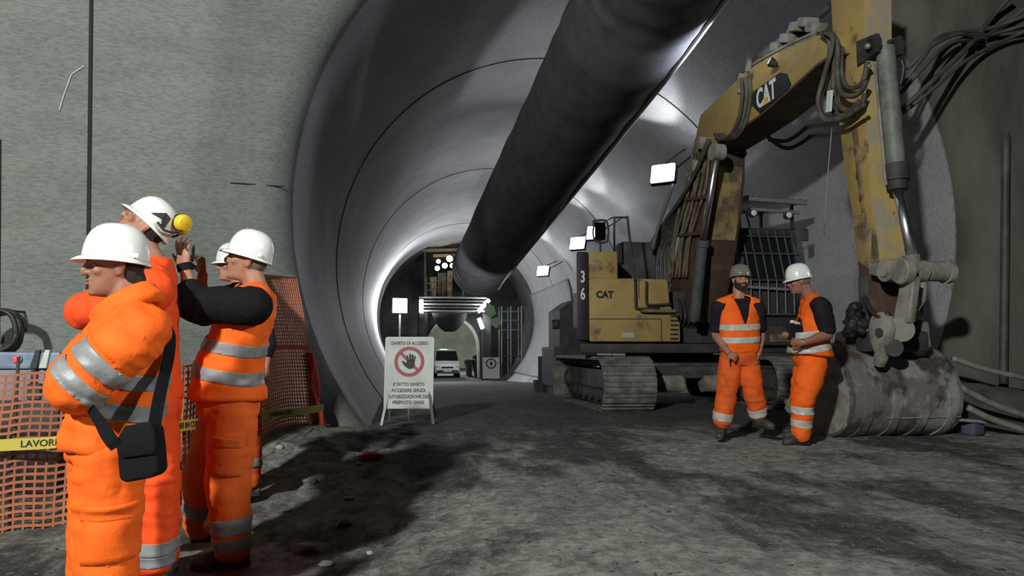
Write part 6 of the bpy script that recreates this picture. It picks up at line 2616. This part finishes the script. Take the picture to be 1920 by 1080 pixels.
# raised collar of the jacket
bm = bmesh.new()
cc = wD((236, 574, 0))
for rr, dz, r_ in ((0.096, 0.0, 0.030), (0.094, 0.030, 0.024)):
    tube(bm, [cc + RT * (rr * cos(a) * 1.02 + 0.012 - 0.02 * (dz > 0)) + TOCAM * rr * 0.92 * sin(a) + UZ * (dz + 0.060 * cos(a) - 0.015) for a in [2 * pi * k / 24 for k in range(25)]], r_, 10)
me = remesh(bm, 0.010, 4)
ripple(me, [('c', [cc, cc + UZ * 0.1], [0.1, 0.1])], 0.006, 4, 0.5, 14)
link('collar', me, ORANGE, wo['jacket'][0], True)

# shoulder bag
def shoulder_bag():
    dz = -0.33
    c = wD((256, 850, dz))
    t = thing('shoulder_bag', V((c.x, c.y, c.z - 0.12)), 'black shoulder bag with a wide strap hanging at the hip of the nearest person', 'bag')
    bm = bmesh.new()
    out = [(216, 826), (232, 800), (250, 796), (278, 792), (288, 806), (292, 840), (296, 884), (286, 896), (232, 906), (222, 898)]
    prism(bm, [wD((x, y, dz)) for x, y in out], -TOCAM * 0.085)
    bevel_all(bm, 0.018, 3)
    obj('bag_body', bm, BLACKF, t, angle=50)
    bm = bmesh.new()
    prism(bm, [wD((x, y, dz - 0.012)) for x, y in ((216, 828), (233, 799), (278, 791), (289, 806), (292, 842), (286, 852), (228, 860), (219, 850))], -TOCAM * 0.012)
    bevel_all(bm, 0.005)
    obj('bag_flap', bm, BLACKF, t, angle=50)
    # strap round the body
    pts = [(288, 815, -.30), (293, 775, -.26), (304, 720, -.20), (318, 660, -.08), (318, 615, .06), (292, 588, .15), (240, 585, .20), (176, 640, .21), (132, 700, .12), (128, 740, -.06), (158, 752, -.24), (186, 790, -.33), (206, 822, -.35), (220, 838, -.34)]
    p = catmull([wD(q) for q in pts], 6)
    ctr = wD((230, 700, 0))
    bm = bmesh.new()
    rings = []
    for i in range(len(p)):
        d = (p[min(i + 1, len(p) - 1)] - p[max(i - 1, 0)]).normalized()
        o_ = (p[i] - ctr)
        o_ = (o_ - d * o_.dot(d)).normalized()
        s = d.cross(o_).normalized()
        rings.append([p[i] + s * 0.023 + o_ * 0.003, p[i] - s * 0.023 + o_ * 0.003, p[i] - s * 0.023 - o_ * 0.002, p[i] + s * 0.023 - o_ * 0.002])
    loft(bm, rings)
    obj('strap', bm, BLACKF, t)


shoulder_bag()

# ---- man looking up behind her
upv = RT * 0.62 - TOCAM * 0.30 + UZ * 0.70
M2, mo, mH, mA, mL, mD = build_person(dict(
    dep=3.62, seed=2, label='person in red orange suit looking up, white helmet with yellow earmuffs, behind the bag wearer',
    fwd=LEFTF + TOCAM * 0.35, head_fwd=LEFTF * 0.66 + UZ * 0.68 + TOCAM * 0.34, head_up=upv,
    head=(271, 424, 0), spine=[(284, 492, 0), (276, 590, 0), (276, 680, 0), (288, 765, 0)],
    torso=[(.18, .125, .125), (.17, .13, .125), (.175, .13, .125)],
    armL=[(280, 548, -.20), (160, 584, -.14), (212, 560, .12)], armR=[(262, 540, .20), (185, 590, .22), (215, 560, .06)],
    handL=dict(f=LEFTF * 0.55 - TOCAM * 0.8 - UZ * 0.25, p=-UZ * 0.6 + RT, t=-1, curl=(.4, .6, .4)), handR=dict(f=LEFTF + UZ * 0.2, p=TOCAM, t=-1),
    legL=[(286, 778, -.09), (294, 915, -.09), (290, 1046, -.08)], legR=[(290, 778, .09), (300, 912, .10), (300, 1040, .12)],
    toeL=LEFTF + TOCAM * 0.2, toeR=LEFTF, hair=HAIRD, hair_add=[((-.070, 0, -.050), (.032, .055, .040))],
    trousers=ORANGER, trouser_r=(.112, .105, .092, .092, .086), leg_bands=[('L', 0.80, .030), ('L', 0.98, .026), ('R', 0.80, .030)],
    cuff=-0.02,
    upper=[dict(name='jacket', m=ORANGER, sleeves='long', grow=0.014, fold=0.011, hem=0.9, neck=0.105, sl_r=(.09, .10, .092, .086, .076, .055))],
    helmet=HELMW, htilt=0.0, brim=0.028, hh=0.138, slots=False))
hat, T = mo['helmet']
m3 = T.to_3x3()
for s in (-1, 1):
    bm = bmesh.new()
    c = T @ V((-0.104, s * 0.062, 0.108))
    ax = (m3 @ V((-0.55, s * 0.80, 0.2))).normalized()
    a, b = frame_from(ax)
    tube(bm, [c - ax * 0.012, c + ax * 0.012, c + ax * 0.028, c + ax * 0.034], [0.040, 0.043, 0.036, 0.018], 20, True)
    e = obj('earmuff', bm, EARY, hat, angle=45)
    bm = bmesh.new()
    tube(bm, [c - ax * 0.036, c - ax * 0.030, c - ax * 0.010], [0.030, 0.040, 0.038], 20, True)
    obj('earmuff_cushion', bm, EARB, hat, angle=45)
    bm = bmesh.new()
    tube(bm, catmull([T @ V((-0.03, s * 0.112, 0.025)), T @ V((-0.08, s * 0.104, 0.020)), T @ V((-0.122, s * 0.076, 0.060)), c + ax * 0.03], 5), 0.006, 6)
    obj('earmuff_arm', bm, EARB, hat, True)
    # dark triangular mark on the shell
    bm = bmesh.new()
    pts = []
    hl2, hw2, hh2 = 0.117, 0.104, 0.138
    for (a_, z_) in ((80, 0.26), (103, 0.62), (122, 0.58), (126, 0.22), (118, 0.16), (106, 0.36)):
        f = {True: 0.985}[True] * math.sqrt(max(0.05, 1 - (z_ * 0.86) ** 2.6))
        a2 = R(a_) * s
        pts.append(T @ V(((hl2 * f + 0.004) * cos(a2), (hw2 * f + 0.005) * sin(a2), hh2 * z_)))
    prism(bm, pts, (m3 @ V((-0.2, s * 1.0, 0.2))).normalized() * 0.004)
    obj('helmet_mark', bm, EARB, hat)

# ---- man taking a picture
M3, po, pH, pA, pL, pD = build_person(dict(
    dep=3.95, seed=3, label='person in orange vest over black sleeves holding up a phone with both hands',
    fwd=LEFTF + TOCAM * 0.20, head_fwd=LEFTF * 0.95 + UZ * 0.20 + TOCAM * 0.26, head_up=UZ + RT * 0.22,
    head=(464, 488, 0), spine=[(484, 552, 0), (450, 632, 0), (432, 700, 0), (428, 768, 0)],
    torso=[(.185, .13, .125), (.19, .165, .15), (.18, .15, .15)], build=1.02,
    armL=[(470, 574, -.20), (362, 570, -.24), (347, 503, -.22)], armR=[(452, 562, .20), (372, 582, .22), (380, 516, .06)],
    handL=dict(f=UZ + LEFTF * 0.16, p=RT * 0.3 - TOCAM, t=1, curl=(.12, .25, .2), spread=.25, s=1.02), handR=dict(f=UZ + LEFTF * 0.1 + TOCAM * 0.1, p=LEFTF * 0.5 + TOCAM * 0.6, t=-1, curl=(.75, .8, .6), s=1.0),
    legL=[(436, 788, -.09), (428, 902, -.10), (437, 1030, -.10)], legR=[(420, 788, .09), (384, 890, .12), (376, 985, .20)],
    toeL=LEFTF + TOCAM * 0.25, toeR=LEFTF + TOCAM * 0.15, hair=HAIRG, trousers=ORANGE2, trouser_r=(.118, .120, .108, .098, .092), fold=0.016,
    leg_bands=[('L', 0.62, .040), ('L', 0.88, .030), ('R', 0.60, .040)], pockets=[('L', 0.55, 0.03, 0.17, 0.19)],
    skin=SKIN,
    upper=[dict(name='shirt', m=BLACKF, sleeves='elbow', grow=-0.006, fold=0.010, hem=0.6, neck=0.085, sl_r=(.088, .098, .094, .086, .066), sl_end=0.34),
           dict(name='vest', m=ORANGE, sleeves='none', grow=0.016, fold=0.010, hem=0.70, neck=0.105, flare=0.03, bands=[('torso', 0.22, .030, 0.06), ('torso', 0.94, .032, 0.06)])],
    helmet=HELMW, htilt=-0.08, hrise=.024, brim=0.032))
# wrist band and phone
bm = bmesh.new()
wr, el = pA['L'][2], pA['L'][1]
dd = (wr - el).normalized()
cyl(bm, wr - dd * 0.012, wr + dd * 0.022, 0.037, 20)
obj('wrist_band', bm, BLACKF, M3, angle=40)
c = pD((362, 476, -0.04))
t = thing('phone', c - UZ * 0.04, 'dark phone held up between the hands of the person in the black sleeves', 'phone')
pn = (LEFTF * 0.90 + TOCAM * 0.43).normalized()
mrot = Matrix((pn, UZ.cross(pn), UZ)).transposed()
bm = bmesh.new()
box(bm, c, (0.010, 0.150, 0.072), mrot, 0.004)
obj('phone_case', bm, BLACKP, t, angle=40)
bm = bmesh.new()
box(bm, c - pn * 0.0055, (0.001, 0.14, 0.066), mrot)
obj('phone_screen', bm, GLASSD, t)

# ---- man half hidden behind the photographer
M4, qo, qH, qA, qL, qD = build_person(dict(
    dep=5.3, seed=4, label='person in white helmet half hidden behind the person with the phone',
    fwd=LEFTF + TOCAM * 0.2, head_fwd=LEFTF + TOCAM * 0.75, head_up=UZ,
    head=(436, 497, 0), spine=[(452, 545, 0), (452, 605, 0), (452, 665, 0), (458, 728, 0)], vox=0.008,
    torso=[(.175, .12, .12), (.17, .125, .12), (.17, .125, .12)],
    armL=[(484, 572, -.14), (500, 640, -.20), (499, 680, -.22)], armR=[(440, 565, .20), (430, 640, .22), (420, 690, .1)],
    handL=dict(f=-UZ + RT * 0.1, p=LEFTF, t=1, curl=(.5, .6, .4)), handR=dict(f=-UZ, p=TOCAM, t=1),
    legL=[(458, 740, -.09), (466, 830, -.09), (466, 906, -.08)], legR=[(458, 740, .09), (452, 830, .10), (440, 900, .12)],
    toeL=LEFTF + TOCAM * 0.4, toeR=LEFTF, hair=HAIRG, trousers=ORANGE2, leg_bands=[('L', 0.45, .03), ('R', 0.45, .03)], fold=0.011,
    upper=[dict(name='shirt', m=NAVYF, sleeves='elbow', grow=-0.006, fold=0.008, hem=0.6, neck=0.085, sl_r=(.07, .075, .068, .060, .05), sl_end=0.5),
           dict(name='vest', m=ORANGE, sleeves='none', grow=0.014, fold=0.008, hem=0.72, neck=0.10)],
    helmet=HELMW, htilt=0.0, brim=0.03, slots=False))
hat, T = qo['helmet']
bm = bmesh.new()
prism(bm, [T @ V((0.060, 0.103, 0.040)), T @ V((0.020, 0.114, 0.040)), T @ V((0.030, 0.100, 0.088))], T.to_3x3() @ V((0.1, 0.4, 0.1)) * 0.02)
obj('helmet_mark', bm, GREYM, hat)

# ---- bearded man by the excavator
def vest_open(lx, fz, hz):
    return fz > 0.02 and abs(lx - 0.01) < max(0.008, 0.085 + hz * 0.30) and hz > -0.26


M5, ro, rH, rA, rL, rD = build_person(dict(
    dep=7.65, seed=5, label='bearded person in grey helmet and orange vest standing by the excavator track',
    fwd=TOCAM + RT * 0.18, head_fwd=TOCAM + RT * 0.12 - UZ * 0.05, head_up=UZ + RT * 0.04,
    head=(1388, 524, 0), spine=[(1384, 563, 0), (1385, 602, 0), (1386, 640, 0), (1386, 672, 0)], vox=0.008,
    torso=[(.20, .13, .12), (.19, .15, .12), (.185, .14, .12)], build=1.05,
    armL=[(1420, 577, 0), (1427, 628, .06), (1422, 664, -.06)], armR=[(1347, 578, 0), (1343, 628, .04), (1365, 660, -.20)],
    handL=dict(f=-UZ + TOCAM * 0.2 - RT * 0.2, p=-RT, t=-1, curl=(.5, .6, .5)), handR=dict(f=-UZ * 0.7 + RT * 0.9 + TOCAM * 0.1, p=-TOCAM, t=-1, curl=(.55, .7, .5)),
    legL=[(1402, 684, 0), (1412, 732, -.04), (1424, 786, .02)], legR=[(1370, 684, 0), (1363, 735, -.04), (1352, 804, -.02)],
    toeL=TOCAM + RT * 0.5, toeR=TOCAM - RT * 0.35, hair=HAIRD, beard=True, trousers=ORANGE2, trouser_r=(.118, .115, .102, .098, .090), cuff=0.24, fold=0.016,
    leg_bands=[('L', 0.72, .040), ('R', 0.66, .040)], refl=REFLB, shaft=0.12, boot_r=0.062, arm_s=1.1,
    upper=[dict(name='shirt', m=NAVYF, sleeves='short', grow=-0.004, fold=0.008, hem=0.6, neck=0.085, sl_end=0.72),
           dict(name='vest', m=ORANGE, sleeves='none', grow=0.014, fold=0.009, hem=0.62, neck=0.10, open=vest_open, bands=[('torso', 0.28, .030), ('torso', 0.90, .030)])],
    helmet=HELMG, brim=0.012, hh=0.125, hrise=.030, htilt=-0.16, slots=False))

# ---- man in profile in front of the bucket
M6, so, sH, sA, sL, sD = build_person(dict(
    dep=7.36, seed=6, label='person in white helmet facing left beside the excavator bucket, papers in hand',
    fwd=LEFTF - TOCAM * 0.12, head_fwd=LEFTF - TOCAM * 0.22 - UZ * 0.18, head_up=UZ - RT * 0.10,
    head=(1498, 527, 0), hs=1.04, spine=[(1522, 563, 0), (1528, 602, 0), (1524, 640, 0), (1520, 676, 0)], vox=0.008,
    torso=[(.195, .15, .13), (.19, .19, .135), (.185, .16, .14)], build=1.05,
    armL=[(1540, 576, -.20), (1554, 626, -.24), (1508, 642, -.30)], armR=[(1512, 575, .20), (1508, 626, .24), (1484, 634, .02)],
    handL=dict(f=LEFTF + UZ * 0.04 - TOCAM * 0.2, p=UZ * 0.3 - TOCAM, t=1, curl=(.6, .7, .5)), handR=dict(f=LEFTF * 0.6 + TOCAM * 0.6, p=UZ, t=1, curl=(.5, .6, .5)),
    legL=[(1524, 690, -.09), (1506, 748, -.10), (1502, 816, -.09)], legR=[(1514, 690, .09), (1504, 745, .09), (1506, 806, .14)],
    toeL=LEFTF + TOCAM * 0.25, toeR=LEFTF, hair=HAIRG, trousers=ORANGE, trouser_r=(.125, .130, .112, .100, .090), cuff=0.05, fold=0.015,
    leg_bands=[('L', 0.30, .036), ('L', 0.66, .036), ('R', 0.30, .036), ('R', 0.66, .036)], refl=REFLB, skin=SKIN2, arm_s=1.15,
    upper=[dict(name='shirt', m=NAVYF, sleeves='short', grow=-0.002, fold=0.008, hem=0.5, neck=0.088, sl_end=0.80, sl_r=(.085, .092, .088, .080)),
           dict(name='vest', m=ORANGE, sleeves='none', grow=0.016, fold=0.010, hem=0.72, neck=0.10, flare=0.045, open=lambda lx, fz, hz: fz > 0.128 and hz > -0.60, bands=[('torso', 0.55, .030, 0.18), ('torso', 1.30, .030, 0.18)])],
    helmet=HELMW, htilt=0.0, hrise=.028, brim=0.035))
# dark folder with papers in his hand
c = sD((1489, 622, -0.04))
t = thing('folder', c - UZ * 0.07, 'dark folder with white papers held in front of the left facing person', 'folder')
bm = bmesh.new()
box(bm, c, (0.15, 0.05, 0.15), Matrix.Rotation(0.3, 3, 'Z'), 0.008)
obj('folder_cover', bm, NAVYF, t)
bm = bmesh.new()
box(bm, c + V((0.02, 0, 0.085)), (0.12, 0.035, 0.03), Matrix.Rotation(0.3, 3, 'Z') @ Matrix.Rotation(0.25, 3, 'Y'), 0.004)
obj('paper_sheets', bm, WHITEL, t)
# ------------------------------------------------------------------ light of the place and picture settings
w = bpy.data.worlds.new('world')
w.use_nodes = True
w.node_tree.nodes['Background'].inputs['Color'].default_value = (0.75, 0.85, 1.0, 1)
w.node_tree.nodes['Background'].inputs['Strength'].default_value = 0.003
scn.world = w
scn.view_settings.view_transform = 'Standard'
scn.view_settings.look = 'None'
scn.view_settings.gamma = 1.0
scn.view_settings.use_curve_mapping = False
scn.view_settings.exposure = 0.0
scn.cycles.use_denoising = True
scn.cycles.max_bounces = 6
scn.cycles.diffuse_bounces = 2
scn.cycles.sample_clamp_indirect = 4.0

NEARC = (0.97, 1.0, 0.93)
point((-4.7, -4.6, 5.5), 5900, NEARC, 0.25)
spot((7.5, -1.5, 4.5), (7.5 - 0.9636, -1.5 + 0.30, 4.5), 2000, 58, 0.06, NEARC, 0.1)
spot(ADDED_LAMP[0], ADDED_LAMP[1], 560, 74, 0.9, (0.85, 0.9, 1.0), 0.06)
# added spots right of the tunnel mouth, out of view, washing its left edge
for z_, p_ in ((0.9, 260), (3.0, 470), (5.0, 330)):
    spot((7.9, 5.2, 3.0), (-1.4, 8.95, z_), p_, 19, 0.9, (0.80, 0.82, 1.0), 0.12)
